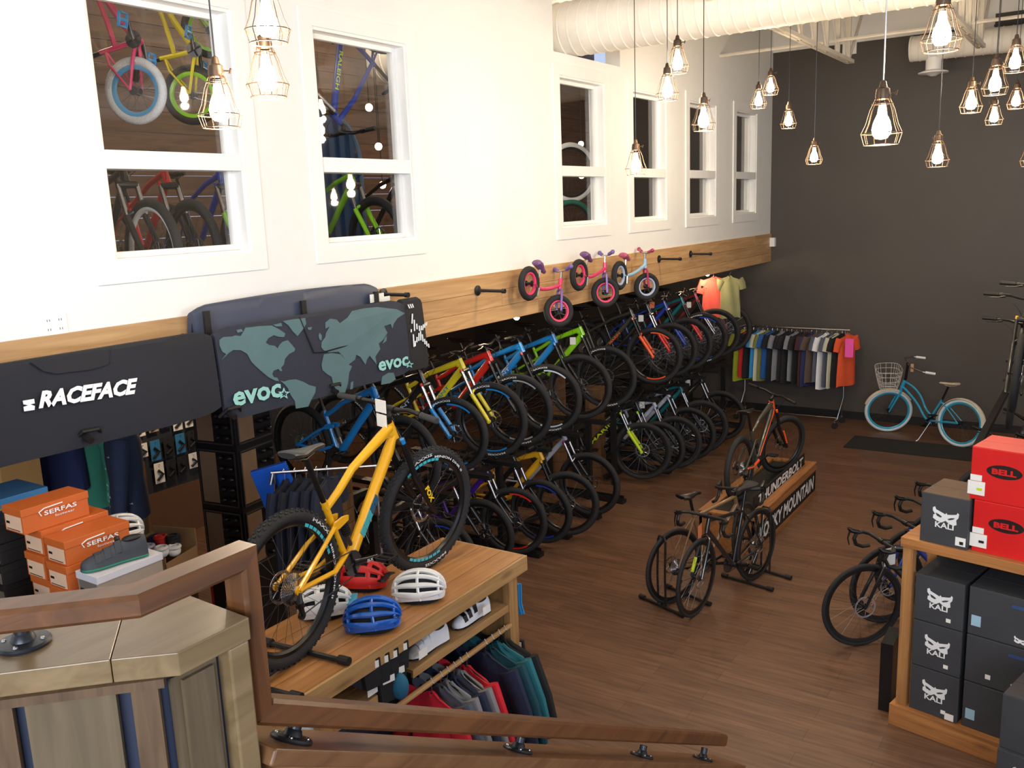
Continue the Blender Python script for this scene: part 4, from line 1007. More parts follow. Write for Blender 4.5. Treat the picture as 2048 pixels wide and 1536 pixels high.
# ---------------------------------------------------------------- balance bicycles on the wood band
def balance(lb, frm, frk, rimc, seatm, gripm, rear, front, steer):
    Rw, tr = .160, .030; y_ = .17
    root = thing('balance_bicycle', lb, 'bicycle', (y_, rear.y, rear.z), 0, 'childrens balance bicycles hung on the wood band')
    d = front - rear; L = math.hypot(d.y, d.z); an = math.atan2(d.z, d.y)
    # local x runs along +Y of the room, local y to the wall, tipped down
    root.rotation_euler = (Matrix.Rotation(PI / 2, 3, 'Z') @ Matrix.Rotation(-an, 3, 'Y')).to_euler()
    W = L
    hb = V((W - .075, 0, .20)); ht = V((W - .105, 0, .30)); ax = (ht - hb).normalized()
    b = MB().use(frm).tube(bez(mix(hb, ht, .4), (W * .5, 0, .06), (.12, 0, .02), 8), .018, 10).cyl(hb, ht, .02, 12)
    for s in (-1, 1): b.tube([(.14, 0, .03), (.06, s * .045, .01), (0, s * .055, 0)], .009, 6)
    b.cyl((.14, 0, .02), (.12, 0, .12), .015, 10)
    part('frame', b, None, root)
    part('seatpost', MB().use(CHROME).cyl((.135, 0, .03), (.11, 0, .20), .011, 8).use(CHROME).cyl((.14, -.03, -.06), (.13, -.03, .02), .01, 8), None, root)
    rings = []
    for x, w, h in ((-.09, .03, .012), (-.075, .052, .03), (-.03, .055, .03), (.03, .035, .026), (.09, .02, .02), (.105, .008, .01)): rings.append([(x, w * math.cos(t), h * math.sin(t) + (.015 if x < -.02 else 0)) for t in [2 * PI * k / 12 for k in range(12)]])
    part('saddle', MB().use(seatm).loft(rings), None, root, M=Matrix.Translation((.10, 0, .215)))
    S = Matrix.Translation(hb) @ Matrix.Rotation(steer, 4, ax) @ Matrix.Translation(-hb)
    b = MB().use(frk)
    for s in (-1, 1): b.tube([hb, hb + V((.01, s * .045, -.02)), (W, s * .052, 0)], .013, 8)
    part('fork', b, None, root, M=S)
    b = MB().use(CHROME).cyl(ht, ht + ax * .07, .012, 8).tube([ht + ax * .07 + V((0, -.15, .03)), ht + ax * .07 + V((0, -.06, .0)), ht + ax * .07 + V((0, .06, .0)), ht + ax * .07 + V((0, .15, .03))], .010, 8)
    bo = part('handlebar', b, None, root, M=S)
    for s in (-1, 1): part('grip', MB().use(gripm).tube([ht + ax * .07 + V((0, s * .09, .012)), ht + ax * .07 + V((0, s * .165, .035))], [.019, .019], 10).ball(ht + ax * .07 + V((0, s * .165, .035)), .024, 8, 6), None, bo)
    for nm, M in (('front_wheel', S @ Matrix.Translation((W, 0, 0))), ('rear_wheel', Matrix())):
        w = link(nm, rim_mesh(Rw, tr, rimc, PLASTIC, STEEL, 16, .016), root, M); link('tire', tire_mesh(Rw, tr, RUBBER, False, 40), w)
    return root
bw_ = mat('violet_white_saddle', (120, 84, 130), .4)
PR = mat('pink_rim', (226, 66, 110), .4); PV = mat('violet_grip', (120, 100, 170), .6); LR = mat('pale_lilac_rim', (176, 190, 220), .4)
X_ = .17
balance('pink childrens balance bicycle with violet fork hanging lowest left on the wood band', PNK, PUR, PR, bw_, PV, at(1058, 567, x=X_), at(1116, 622, x=X_), R_(-32))
balance('pink childrens balance bicycle hanging in the middle, its handlebar reaching the white wall', PNK, PUR, PR, bw_, PV, at(1158, 550, x=X_), at(1209, 585, x=X_), R_(-38))
balance('ice blue childrens balance bicycle with magenta fork hanging right of the two pink ones', ICE, MAG, LR, mat('magenta_white_saddle', (190, 90, 120), .4), MAG, at(1239, 551, x=X_), at(1292, 573, x=X_), R_(-38))
def peg(p, lb, L=.26):
    t = thing('wall_peg', lb, 'peg', p, 0, 'black pipe pegs on the wood band')
    b = MB().use(IRON).lathe([(.001, 0), (.045, 0), (.046, .006), (.02, .012), (.014, .03), (.014, L), (.02, L), (.02, L + .03), (.001, L + .03)], 20, Matrix.Rotation(PI / 2, 4, 'Y')); part('pipe_flange', b, None, t)
for px, py, lb in ((955, 581, 'empty black pipe peg left of the balance bicycles'), (1318, 518, 'empty black pipe peg right of the ice blue balance bicycle'), (1381, 508, 'empty black pipe peg furthest right on the wood band')): 
    p = at(px, py, x=.028); peg(p, lb)
# ---------------------------------------------------------------- display table with shelves below
TX0, TX1, TY0, TY1 = 1.13, 1.765, 0.9, 4.265
TW = wood('display_table_boards', (186, 134, 82), (150, 102, 58), 'Y', .38, 1.1, .09, .15)
TE = wood('display_table_trim', (190, 154, 104), (158, 118, 74), 'Y', .45, 1.1, .04)
dt = thing('display_table', 'long wooden display table with shoe shelves below it and the amber bicycle on top', 'table', (1.45, 2.6, 0))
def rt(x, y, z): return V((x - 1.45, y - 2.6, z))
b = MB(); n = 4
for i in range(n):
    x0 = TX0 + (TX1 - TX0) * i / n; x1 = TX0 + (TX1 - TX0) * (i + 1) / n; b.box(rt(x0 + .002, TY0, TBZ - .03), rt(x1 - .002, TY1, TBZ))
bevel(part('tabletop', b, TW, dt, 0), .002)
b = MB().box(rt(TX1, TY0, TBZ - .095), rt(TX1 + .018, TY1 + .018, TBZ - .001)).box(rt(TX0, TY1, TBZ - .095), rt(TX1, TY1 + .018, TBZ - .001)); bevel(part('apron', b, TE, dt, 0), .002)
PW = wood('display_table_posts', (190, 148, 96), (150, 108, 64), 'Z', .5, 1.1, .06)
for x, y in ((TX1 - .06, TY1 - .15), (TX0 + .03, TY1 - .15), (TX1 - .06, 2.55), (TX0 + .03, 2.55), (TX1 - .06, 1.0)): bevel(part('leg', MB().box(rt(x, y, 0), rt(x + .05, y + .09, TBZ - .03)), PW, dt, 0), .003)
DB = mat('slate_blue_backboard', (52, 62, 78), .6)
b = MB()
for i in range(9): b.box(rt(TX0 + .25, 1.0, .1 + i * .14), rt(TX0 + .265, TY1 - .12, .236 + i * .14))
part('back_panel', b, DB, dt, 0)
part('side_panel', MB().box(rt(TX0 + .05, TY1 - .13, .08), rt(TX1 - .06, TY1 - .12, TBZ - .04)), PW, dt, 0)
for y0, y1, z in ((3.22, TY1 - .14, 1.165), (1.2, 2.95, 1.165), (1.2, 2.9, .80)): bevel(part('shelf_board', MB().box(rt(TX0 + .26, y0, z - .02), rt(TX1 - .03, y1, z)).box(rt(TX1 - .035, y0, z - .045), rt(TX1 - .02, y1, z)), TE, dt, 0), .002)
def price_strip(px, py):
    p = at(px, py, x=TX1 - .015); tag(part('shelf_price_card', MB().box(p - V((.001, .035, .025)), p + V((.001, .035, .025))), PAPER, None, 0), 'small white price card on the table shelf edge, %s' % ('below the white shoe' if px < 900 and px > 800 else 'beside the black and white shoe' if px > 900 else 'nearest the stair rail'), 'price card', 'price cards on the table shelves')
price_strip(846, 1306); price_strip(973, 1219); price_strip(745, 1380)
# clothes bar and jackets
br = part('clothes_bar', MB().cyl(rt(TX1 - .02, 3.05, 1.03), rt(TX1 - .02, TY1 - .14, 1.03), .016, 10), TE, dt)
br = part('clothes_bar', MB().cyl(rt(TX1 - .02, 1.9, .78), rt(TX1 - .02, 2.6, .78), .012, 10), CHROME, dt)

# ---------------------------------------------------------------- garments
def cloth(n, c): return mat('cloth_' + n, c, .85, bump=.25, bscale=30, var=.08)
def shirt_mb(w=.46, h=.66, sl=.20, th=.05, sleeve=True, seed=0, long=False):
    """a shirt on a hanger, width along x, thickness along y, shoulders at z=0"""
    r = random.Random(seed); rings = []
    N = 12
    prof = [(0.02, .07), (-.01, .16), (-.05, .44), (-.13, .47), (-.3, .44), (-.5, .46), (-.75, .49), (-1, .5)]
    for z, hw_ in prof:
        ring = []
        for k in range(N * 2):
            t = 2 * PI * k / (N * 2); x = math.cos(t) * hw_ * w; y = math.sin(t)
            yy = math.copysign(abs(y) ** .7, y) * th * (.35 + .65 * min(1, -z * 4 + .2)) * (1 + .35 * math.sin(5 * t + seed + z * 3))
            ring.append((x, yy, z * h + .01 * math.sin(3 * t + seed)))
        rings.append(ring)
    b = MB().loft(rings)
    if sleeve:
        L = h * .75 if long else sl
        for s in (-1, 1):
            a = V((s * w * .40, 0, -.07 * h)); e = a + V((s * L * .38, r.uniform(-.01, .01), -L * .92)); b.tube([a, mix(a, e, .5) + V((s * .012, 0, 0)), e], [.075, .068, .062 if not long else .045], 10, .55)
    return b
def hanger_mb(): return MB().use(CHROME).tube([(0, 0, .0), (0, 0, .05), (.02, 0, .075), (.0, 0, .10), (-.02, 0, .085)], .003, 6).use(PLASTIC).tube([(-.19, 0, -.05), (0, 0, .01), (.19, 0, -.05)], .008, 6)
HM = hanger_mb().mesh('hanger')
def garment(label, m, loc, rz, group, w=.46, h=.66, sl=.2, th=.05, long=False, seed=0, name='hanging_shirt', cat='shirt', trim=None):
    t = thing(name, label, cat, loc, rz, group)
    part('shirt_body', shirt_mb(w, h, sl, th, True, seed, long), m, t); link('hanger', HM, t)
    if trim: part('collar', MB().tube([(-.06, -.03, .0), (0, -.045, -.02), (.06, -.03, .0)], .014, 8), trim, t)
    return t
CT = {k: cloth(k, c) for k, c in dict(lime=(160, 170, 40), red=(200, 40, 40), sky=(50, 140, 200), cream=(200, 198, 176), olive=(120, 124, 70), blue=(34, 90, 160), black=(26, 27, 32), white=(232, 232, 236), grey=(130, 132, 140), navy=(36, 48, 96), maroon=(70, 34, 36), brown=(90, 74, 66), orange=(230, 90, 50), coral=(240, 96, 82), sage=(140, 140, 98), darkteal=(22, 70, 86), teal=(36, 110, 124), mint=(60, 140, 116), green=(24, 96, 66), jeans=(66, 84, 110), khaki=(122, 106, 84), steel=(84, 92, 110), crimson=(206, 30, 50), denimnavy=(30, 40, 70), pink=(240, 90, 180)).items()}
JK = [('black jacket with pale lining, last on the bar at the table end', 'black', 1.05), ('dark teal jacket second from the far end of the table bar', 'teal', 1), ('dark teal jacket third from the far end of the table bar', 'darkteal', 1), ('deep navy jacket before the gap on the table bar', 'denimnavy', .98), ('bright red jacket in the middle of the table bar', 'crimson', .92), ('pale grey striped jersey before the bright red jacket', 'grey', .9), ('black and blue jersey in the middle of the table bar', 'denimnavy', .9), ('grey jersey near the front of the table bar', 'grey', .88), ('slate grey jersey near the front of the table bar', 'steel', .88), ('raspberry red jersey nearest the stairs on the table bar', 'crimson', .86)]
jy = [4.06, 4.00, 3.93, 3.86, 3.68, 3.62, 3.56, 3.50, 3.44, 3.36]
for i, ((lb, c, s), y) in enumerate(zip(JK, jy)):
    garment(lb, CT[c], (TX1 - .02, y, .955), R_(-8), 'jackets on the bar below the display table', .44 * s, .62, .3, .035, True, i, 'hanging_jacket', 'jacket')
for i, (lb, c, y) in enumerate((('dark jersey on the low chrome bar by the stair rail, further one', 'black', 2.5), ('teal jersey on the low chrome bar by the stair rail', 'darkteal', 2.38), ('dark patterned jersey on the low chrome bar nearest the stairs', 'maroon', 2.26))):
    garment(lb, CT[c], (TX1 - .02, y, .71), R_(-8), 'jerseys on the low chrome bar', .4, .5, .2, .03, False, i + 20, 'hanging_jersey', 'jersey')

# ---------------------------------------------------------------- helmets on the table
def helmet(lb, sm_, lm, loc, rz, vents=5, sc=1.0, group='bicycle helmets on the display table', visor=None, chunky=False):
    t = thing('bicycle_helmet', lb, 'helmet', loc, rz, group); t.scale = (sc,) * 3
    b = MB(); L, Wd, Hh = .145, .105, .13
    def S(u, v, r=1.0):     # u across -1..1, v front to back -1..1
        x = math.sin(v * PI / 2 * 1.02); rad = math.cos(v * PI / 2 * .96) ** .8
        a = u * PI / 2 * 1.05
        return V((x * L * r + .01, math.sin(a) * Wd * rad * r, (max(-.05, math.cos(a)) * Hh * rad) * r + .035 + .012 * v))
    nr = vents + 2
    # long ribs
    for i in range(nr):
        u = -1 + 2 * (i + .5) / nr; wdt = (.155 if not chunky else .24) * (1.0 if abs(u) < .8 else 1.25)
        n = 14; rings = []
        for k in range(n + 1):
            v = -.98 + 1.96 * k / n; w2 = wdt * (.55 + .45 * math.cos(v * 1.2)); uc = u * (1 - .12 * abs(v))
            rings.append([S(uc - w2 / 2, v, 1.0), S(uc - w2 / 4, v, 1.06), S(uc + w2 / 4, v, 1.06), S(uc + w2 / 2, v, 1.0), S(uc + w2 / 3, v, .9), S(uc - w2 / 3, v, .9)])
        b.loft(rings)
    # cross ribs
    for v in ((-.62, .02, .60) if not chunky else (-.6, -.15, .28, .66)):
        n = 20; rings = []
        for k in range(n + 1):
            u = -1 + 2 * k / n; dv = .035 if not chunky else .07; vv = v + .10 * u * u
            rings.append([S(u, vv - dv, 1.0), S(u, vv, 1.045), S(u, vv + dv, 1.0), S(u, vv, .9)])
        b.loft(rings)
    n = 30; rr_ = []
    for k in range(n + 1):
        a = 2 * PI * k / n; x = math.cos(a) * L * 1.0 + .01; y = math.sin(a) * Wd; z0 = .028 + .012 * math.cos(a) - .012 * math.cos(2 * a)
        rr_.append([(x, y, z0 - .012), (x * 1.03, y * 1.03, z0 + .01), (x * .98, y * .98, z0 + .03), (x * .92, y * .92, z0 + .01)])
    b.loft(rr_, caps=False)
    part('shell', b, sm_, t, 40)
    part('liner', MB().ball((.01, 0, .04), 1, 20, 12, (L * .86, Wd * .86, Hh * .86)) , lm, t)
    part('chin_strap', MB().tube([(.03, -.08, .03), (.02, -.06, .005), (.0, 0, .004), (.02, .06, .005), (.03, .08, .03)], .005, 6), PLASTIC, t)
    if visor: part('visor', MB().loft([[(.13 + .055 * q, -.075 + .02 * q, .075 + .01 * q), (.13 + .065 * q, 0, .095 + .01 * q), (.13 + .055 * q, .075 - .02 * q, .075 + .01 * q), (.13 + .055 * q, .07, .07), (.13 + .06 * q, 0, .088), (.13 + .055 * q, -.07, .07)] for q in (0, .5, 1)]), visor, t)
    return t
HW = mat('gloss_white_shell', (236, 238, 240), .22, coat=.5); HB = mat('gloss_blue_shell', (26, 96, 196), .22, coat=.5); HR = mat('matte_red_shell', (206, 40, 40), .45); HL = mat('black_foam_liner', (26, 28, 32), .8)
z_ = TBZ + .003
p = at(835, 1196, z=z_); helmet('white road helmet with silver vents on the table in front of the front wheel', HW, HL, p, R_(28), 5, .98)
p = at(742, 1255, z=z_); helmet('blue and black road helmet on the front edge of the display table', HB, HL, p, R_(35), 5, .98)
p = at(726, 1172, z=z_); hm_ = helmet('red mountain helmet with dark visor lying under the crank of the amber bicycle', HR, HL, p, R_(15), 3, .95, visor=SATIN, chunky=True)
p = at(648, 1228, z=z_); hm_ = helmet('white and aqua mountain helmet half hidden behind the rear wheel', HW, HL, p, R_(40), 3, .95, visor=mat('aqua_visor', (70, 170, 210), .4), chunky=True)

# ---------------------------------------------------------------- shoes
def shoe(lb, up, sole, loc, rz, sc=1.0, strapm=None, group='cycling shoes on the shelves', pitch=0.0, dial=True):
    t = thing('cycling_shoe', lb, 'shoe', loc, 0, group); t.rotation_euler = (Matrix.Rotation(rz, 3, 'Z') @ Matrix.Rotation(pitch, 3, 'Y')).to_euler(); t.scale = (sc,) * 3
    prof = [(-.135, .018, .055, .035), (-.13, .03, .085, .04), (-.10, .034, .095, .038), (-.06, .033, .088, .03), (-.02, .034, .082, .022), (.03, .042, .068, .012), (.08, .048, .052, .004), (.115, .044, .042, .0), (.14, .028, .03, -.002), (.148, .01, .016, -.002)]
    rings = []
    for x, w, h, zc in prof:
        rings.append([(x, w * math.cos(a) * (1.0 if math.sin(a) < 0 else .86), (h * max(0, math.sin(a)) if math.sin(a) > 0 else .012 * math.sin(a)) + .012) for a in [2 * PI * k / 16 for k in range(16)]])
    part('upper', MB().loft(rings), up, t, 50)
    part('collar_lining', MB().ball((-.075, 0, .094), 1, 14, 8, (.045, .024, .014)), PLASTIC if up is not HW else mat('lilac_lining', (170, 170, 200), .7), t)
    rs_ = []
    for x, w, h, zc in prof: rs_.append([(x, w * 1.06 * math.cos(a), .006 + .008 * math.sin(a)) for a in [2 * PI * k / 12 for k in range(12)]])
    part('sole', MB().loft(rs_), sole, t, 50)
    for x, h, w in ((-.012, .082, .036), (.035, .066, .043), (.075, .054, .048)):
        part('strap', MB().loft([[(x - .013 + k_, y_ * 1.03, z_ + .002), (x + .013 + k_, y_ * 1.03, z_ - .002), (x + .013 + k_, y_ * .9, z_ - .006), (x - .013 + k_, y_ * .9, z_ - .004)] for k_, y_, z_ in [(-.01, -w * .95, .024), (-.004, -w * .82, h * .62), (0, -w * .45, h * .93 + .013), (.002, 0, h + .0155), (.004, w * .45, h * .93 + .013), (.006, w * .8, h * .62)]]), strapm or up, t)
    if dial: part('closure_dial', MB().cyl((-.02, -.02, .09), (-.022, -.035, .102), .012, 12), PLASTIC, t)
    return t
WU = mat('white_synthetic_upper', (228, 230, 236), .3); BU = mat('dark_grey_upper', (58, 62, 70), .6); GS = mat('green_rubber_sole', (30, 130, 106), .6)
p = at(856, 1290, x=1.60); shoe('white cycling shoe with toe towards the stairs on the middle shelf', WU, SATIN, (1.675, 3.44, 1.168), R_(-96), 1.05)
shoe('white and black strapped cycling shoe on the shelf near the table post', WU, SATIN, (1.675, 3.84, 1.168), R_(-96), 1.05, strapm=SATIN)
shoe('white cycling shoe at the near end of the shelf behind the stair rail', WU, mat('grey_sole', (120, 124, 150), .6), (1.675, 2.56, 1.168), R_(-80), 1.05)
# packs of gloves hanging at the table front
for i, (px, py, lb) in enumerate([(795, 1300, 'black glove pack with white label hanging highest beside the shoe shelf'), (775, 1315, 'black glove pack with white label, second from the shoe shelf'), (757, 1325, 'black glove pack hanging third from the shoe shelf'), (738, 1335, 'black glove pack hanging furthest towards the stair rail'), (790, 1345, 'lower black glove pack beside the teal headwear'), (770, 1362, 'lower black glove pack nearest the stair rail')]):
    q = at(px, py, x=TX1 - .02)
    t = thing('glove_pack', lb, 'glove pack', q, R_(-14), 'packaged gloves hanging from the table front')
    b = MB().use(mat('black_glove_cloth', (24, 24, 28), .8)).loft([[(x - .035, -.04, .05 - .0), (x - .035, .04, .05), (x, .045, .05), (x, -.045, .05)] for x in (.035,)] + [[(0, -.045 - .01, .0), (0, .045 + .01, .0), (.03, .05, .0), (.03, -.05, .0)], [(0, -.045, -.10), (0, .045, -.10), (.03, .04, -.10), (.03, -.04, -.10)]])
    part('glove', b, None, t)
    part('label', MB().use(PAPER).box((.034, -.035, .005), (.036, .035, .04)), None, t, 0)
    part('hook', MB().use(CHROME).tube([(0, 0, .05), (.01, 0, .075), (-.05, 0, .085)], .003, 6), None, t)
q = at(799, 1372, x=TX1 + .02)
tag(part('neck_warmer', MB().ball(q, 1, 16, 10, (.05, .045, .07)), cloth('teal_print', (30, 96, 130))), 'teal patterned rolled headwear between the glove packs and the jackets', 'headwear')
# socks and gloves on the table end
for i, (px, py, c, lb) in enumerate([(1018, 1185, 'blue', 'royal blue sock pair hanging at the far table end'), (1028, 1188, 'sky', 'pale blue sock pair hanging at the far table end, outermost'), (1013, 1195, 'navy', 'navy sock pair hanging at the far table end, nearest the post')]):
    q = at(px, py - 20, y=TY1 + .06); t = thing('sock_pair', lb, 'socks', q, R_(8), 'sock packs on the table end')
    for s in (0, .012): part('sock', MB().loft([[(-.03 + s, 0 + s, 0), (.03 + s, s, 0), (.03 + s, .01 + s, 0), (-.03 + s, .01 + s, 0)], [(-.028 + s, s, -.13), (.028 + s, s, -.13), (.028 + s, .01 + s, -.13), (-.028 + s, .01 + s, -.13)], [(-.02 + s, s, -.2), (.045 + s, s, -.2), (.045 + s, .01 + s, -.2), (-.02 + s, .01 + s, -.2)]]), CT[c], t)
    part('hook', MB().use(CHROME).tube([(0, 0, 0), (0, 0, .02), (0, -.06, .03)], .003, 6), None, t)
for i, (px, py, lb) in enumerate([(1024, 1290, 'black gloves with orange fingertips hanging low on the table end'), (1034, 1300, 'black gloves with white card hanging low on the table end, outermost'), (1018, 1275, 'dark gloves hanging at the table end beside the post')]):
    q = at(px, py - 20, y=TY1 + .05); t = thing('glove_pair', lb, 'gloves', q, R_(8), 'glove pairs on the table end')
    b = MB().use(CT['black']).loft([[(-.04, 0, 0), (.04, 0, 0), (.04, .02, 0), (-.04, .02, 0)], [(-.05, 0, -.1), (.05, 0, -.1), (.05, .025, -.1), (-.05, .025, -.1)]])
    for k in range(4): b.tube([(-.036 + k * .024, .012, -.095), (-.04 + k * .027, .012, -.17 + abs(k - 1.5) * .01)], .011, 6)
    part('glove', b, None, t)
    part('label', MB().use(PAPER if i == 1 else ORGD).box((-.03, -.004, -.05), (.03, -.001, -.01) if i == 1 else (-.01, -.001, -.03)), None, t, 0)
    part('hook', MB().use(CHROME).tube([(0, 0, 0), (0, 0, .02), (0, -.06, .03)], .003, 6), None, t)

# ---------------------------------------------------------------- right hand shelf unit with helmet boxes
SU = wood('shelf_unit_wood', (196, 134, 78), (150, 96, 52), 'X', .45, 1.1, .05); SUZ = wood('shelf_unit_posts', (196, 144, 88), (150, 100, 58), 'Z', .45, 1.1, .05)
su = thing('shelf_unit', 'wooden shelf unit full of dark helmet boxes at the right edge', 'shelf', (3.63, 5.90, 0), R_(-12))
ZT = 1.33
bevel(part('top_board', MB().box((-.01, -.02, ZT - .065), (1.7, .5, ZT)), SU, su, 0), .003)
for x in (0, 1.6): 
    for y in (0, .42): bevel(part('post', MB().box((x, y, .15), (x + .065, y + .06, ZT - .065)), SUZ, su, 0), .002)
bevel(part('base', MB().box((-.03, -.03, 0), (1.7, .5, .15)), SU, su, 0), .003)
part('back_panel', MB().box((.02, .47, .15), (1.65, .485, ZT - .065)), mat('black_board', (24, 24, 26), .6), su, 0)
def wl(root, x, y, z): 
    a = root.rotation_euler.z; c, s = math.cos(a), math.sin(a); return V((root.location.x + x * c - y * s, root.location.y + x * s + y * c, root.location.z + z))
KB = mat('charcoal_carton', (60, 61, 65), .6, var=.15, vscale=4)
KT = mat('brown_carton_top', (92, 74, 62), .7)
def kali(parent, x, y, z, w, txt='KALI', bg=None):
    """white horned mask mark in the box face plane (facing -y), centred at x,z"""
    P = [(345, 790), (365, 778), (375, 805), (420, 822), (460, 838), (468, 822), (480, 838), (530, 828), (560, 820), (568, 800), (582, 812), (578, 850), (560, 875), (565, 920), (540, 932), (500, 925), (465, 900), (430, 925), (385, 915), (350, 895), (352, 862), (368, 852), (346, 822)]
    f_ = lambda q: (x + (q[0] - 463) / 235 * w, z - (q[1] - 860) / 235 * w)
    b = MB().use(WHITE).prism([f_(q) for q in P], y - .001, y)
    o_ = part('logo_mark', b, None, parent, 0)
    e = MB().use(bg or KB)
    for E_ in ([(372, 838), (400, 846), (432, 866), (420, 878), (385, 866)], [(548, 856), (515, 862), (482, 878), (495, 888), (532, 874)]): e.prism([f_(q) for q in E_], y - .0018, y - .0008)
    part('logo_eyes', e, None, parent, 0)
    if txt: lettering(txt, WHITE, parent, (x - .02 * w, y - .002, z - .38 * w), (1, 0, 0), (0, 0, 1), w * .72, w * .24, bold=.03)
def carton(name, lb, cat, root, x, y, z, sx, sy, sz, m, topm=None, group=None, rz=0.0):
    t = thing(name, lb, cat, wl(root, x, y, z), root.rotation_euler.z + rz, group)
    o = part('box_body', MB().box((0, 0, 0), (sx, sy, sz)), m, t, 0); bevel(o, .003)
    part('box_flap', MB().box((.002, .002, sz), (sx - .002, sy / 2 - .002, sz + .003)), topm or m, t, 0)
    part('box_flap', MB().box((.002, sy / 2 + .002, sz), (sx - .002, sy - .002, sz + .003)), topm or m, t, 0)
    return t
t = carton('helmet_box', 'charcoal helmet box with white horned mask mark and brown top, standing on the shelf unit', 'box', su, .10, .0, ZT, .285, .36, .32, KB, KT, 'charcoal helmet boxes'); kali(t, .15, -.0015, .19, .155); part('label', MB().box((.215, -.003, .02), (.275, -.001, .075)), PAPER, t, 0); part('helmet_picture', MB().box((.24, -.005, .03), (.262, -.003, .05)), PLASTIC, t, 0)
nm_ = ['topmost', 'middle', 'lowest']
for i in range(3):
    z = .152 + (2 - i) * .318
    t = carton('helmet_box', 'charcoal helmet box with white mask mark, %s of the left stack inside the shelf unit' % nm_[i], 'box', su, .085, .01, z, .30, .40, .31, KB, None, 'charcoal helmet boxes'); kali(t, .155, -.0015, .18, .155)
    part('label', MB().box((.20, -.003, .035), (.228, -.001, .06)), PAPER, t, 0)
    if i == 2: part('label', MB().box((.225, -.003, .005), (.28, -.001, .05)), PAPER, t, 0)
    t = carton('helmet_box', 'long dark helmet carton, %s of the right stack inside the shelf unit' % nm_[i], 'box', su, .41, .02, z, .60, .40, .31, KB, None, 'charcoal helmet boxes'); kali(t, .30, -.0015, .045, .07, None)
    lettering('KALI PROTECTIVES', WHITE, t, (.46, -.002, .04), (1, 0, 0), (0, 0, 1), .22, .022)
    part('hand_hole', MB().box((.24, -.003, .24), (.34, -.001, .262)), SATIN if i == 2 else mat('blue_carton_hole', (50, 74, 120), .6), t, 0)
    if i != 1: part('label', MB().box((.02, -.003, .06), (.075, -.001, .13)), mat('pale_blue_label', (160, 196, 216), .6), t, 0)
    else: part('label', MB().box((.12, -.003, .05), (.15, -.001, .08)), PAPER, t, 0)
BR = mat('bright_red_carton', (214, 26, 26), .45, coat=.3)
BK_ = mat('black_print', (30, 14, 14), .5)
def bell(lb, x, y, z):
    t = carton('helmet_box', lb, 'box', su, x, y, z, .46, .34, .325, BR, BR, 'red helmet boxes')
    n = 28; b = MB().use(BK_); b.prism([(.185 + .098 * math.cos(2 * PI * k / n), .195 + .042 * math.sin(2 * PI * k / n)) for k in range(n)], -.0015, 0)
    o_ = part('logo_mark', b, None, t, 0); lettering('BELL', BR, o_, (.185, -.003, .195), (1, 0, 0), (0, 0, 1), .135, .036, bold=.05)
    part('label', MB().box((-.012, -.004, .03), (.085, -.002, .115)).box((.0, -.004, .118), (.065, -.002, .155)), PAPER, t, 0); part('helmet_picture', MB().box((.04, -.006, .06), (.07, -.004, .075)), LIMD if z > 1.5 else PLASTIC, t, 0)
    return t
bell('red helmet box with black oval mark, lower of the two on the shelf unit', .40, .03, ZT); bell('red helmet box with black oval mark, upper of the two on the shelf unit', .37, .03, ZT + .329)
# near carton at the bottom right corner
bx = at(2003, 1385, z=.95); near_ = thing('carton_anchor', 'x', 'x', bx, R_(-14))
NB = bpy.data.objects; 
t = carton('helmet_box', 'charcoal helmet box nearest the camera at the bottom right corner, lower one', 'box', near_, 0, 0, -.95 + .33, .34, .34, .30, KB, None, 'charcoal helmet boxes'); kali(t, .16, -.0015, .18, .16)
t2 = carton('helmet_box', 'plain dark carton on top of the nearest box in the bottom right corner', 'box', near_, .0, .02, -.95 + .634, .34, .34, .30, KB, KB, 'charcoal helmet boxes')
t3 = carton('helmet_box', 'dark carton at floor level below the picture edge in the right corner', 'box', near_, 0, 0, -.95, .34, .34, .326, KB, None, 'charcoal helmet boxes')
bpy.data.objects.remove(near_)
q = at(1777, 1355, z=.4); tag(part('waste_bin', bevel_ if False else MB().box((3.50, 6.02, .0), (3.58, 6.30, .5)), SATIN, None, 0), 'narrow black box standing against the left side of the shelf unit', 'bin')

# road bicycles beside the shelf unit
hd = R_(-140)
rr0 = V((3.19, 6.90, 0))
for i, (fm, frk, lb, tg_) in enumerate([(BLK, BLK, 'black road bicycle nearest the stairs in the row behind the shelf unit', 1), (NAV, NAV, 'blue road bicycle with blue fork, second of the row behind the shelf unit', 1), (BLK, BLK, 'dark road bicycle third in the row behind the shelf unit', 0), (OLV, BLK, 'grey road bicycle last in the row behind the shelf unit', 0)]):
    f_ = rr0 + V((.08 * i, .50 * i, 0))
    o = bike('road_bicycle', lb, 'road', fm, (0, 0, 0), hd, fork=frk, stan=frk, steer=R_(4 + 3 * i), group='road bicycles behind the shelf unit', tag_card=(PAPER, V((.47, .16, .80)), 1) if tg_ else None)
    place_by_front(o, 'road', (f_.x, f_.y, .345), hd)
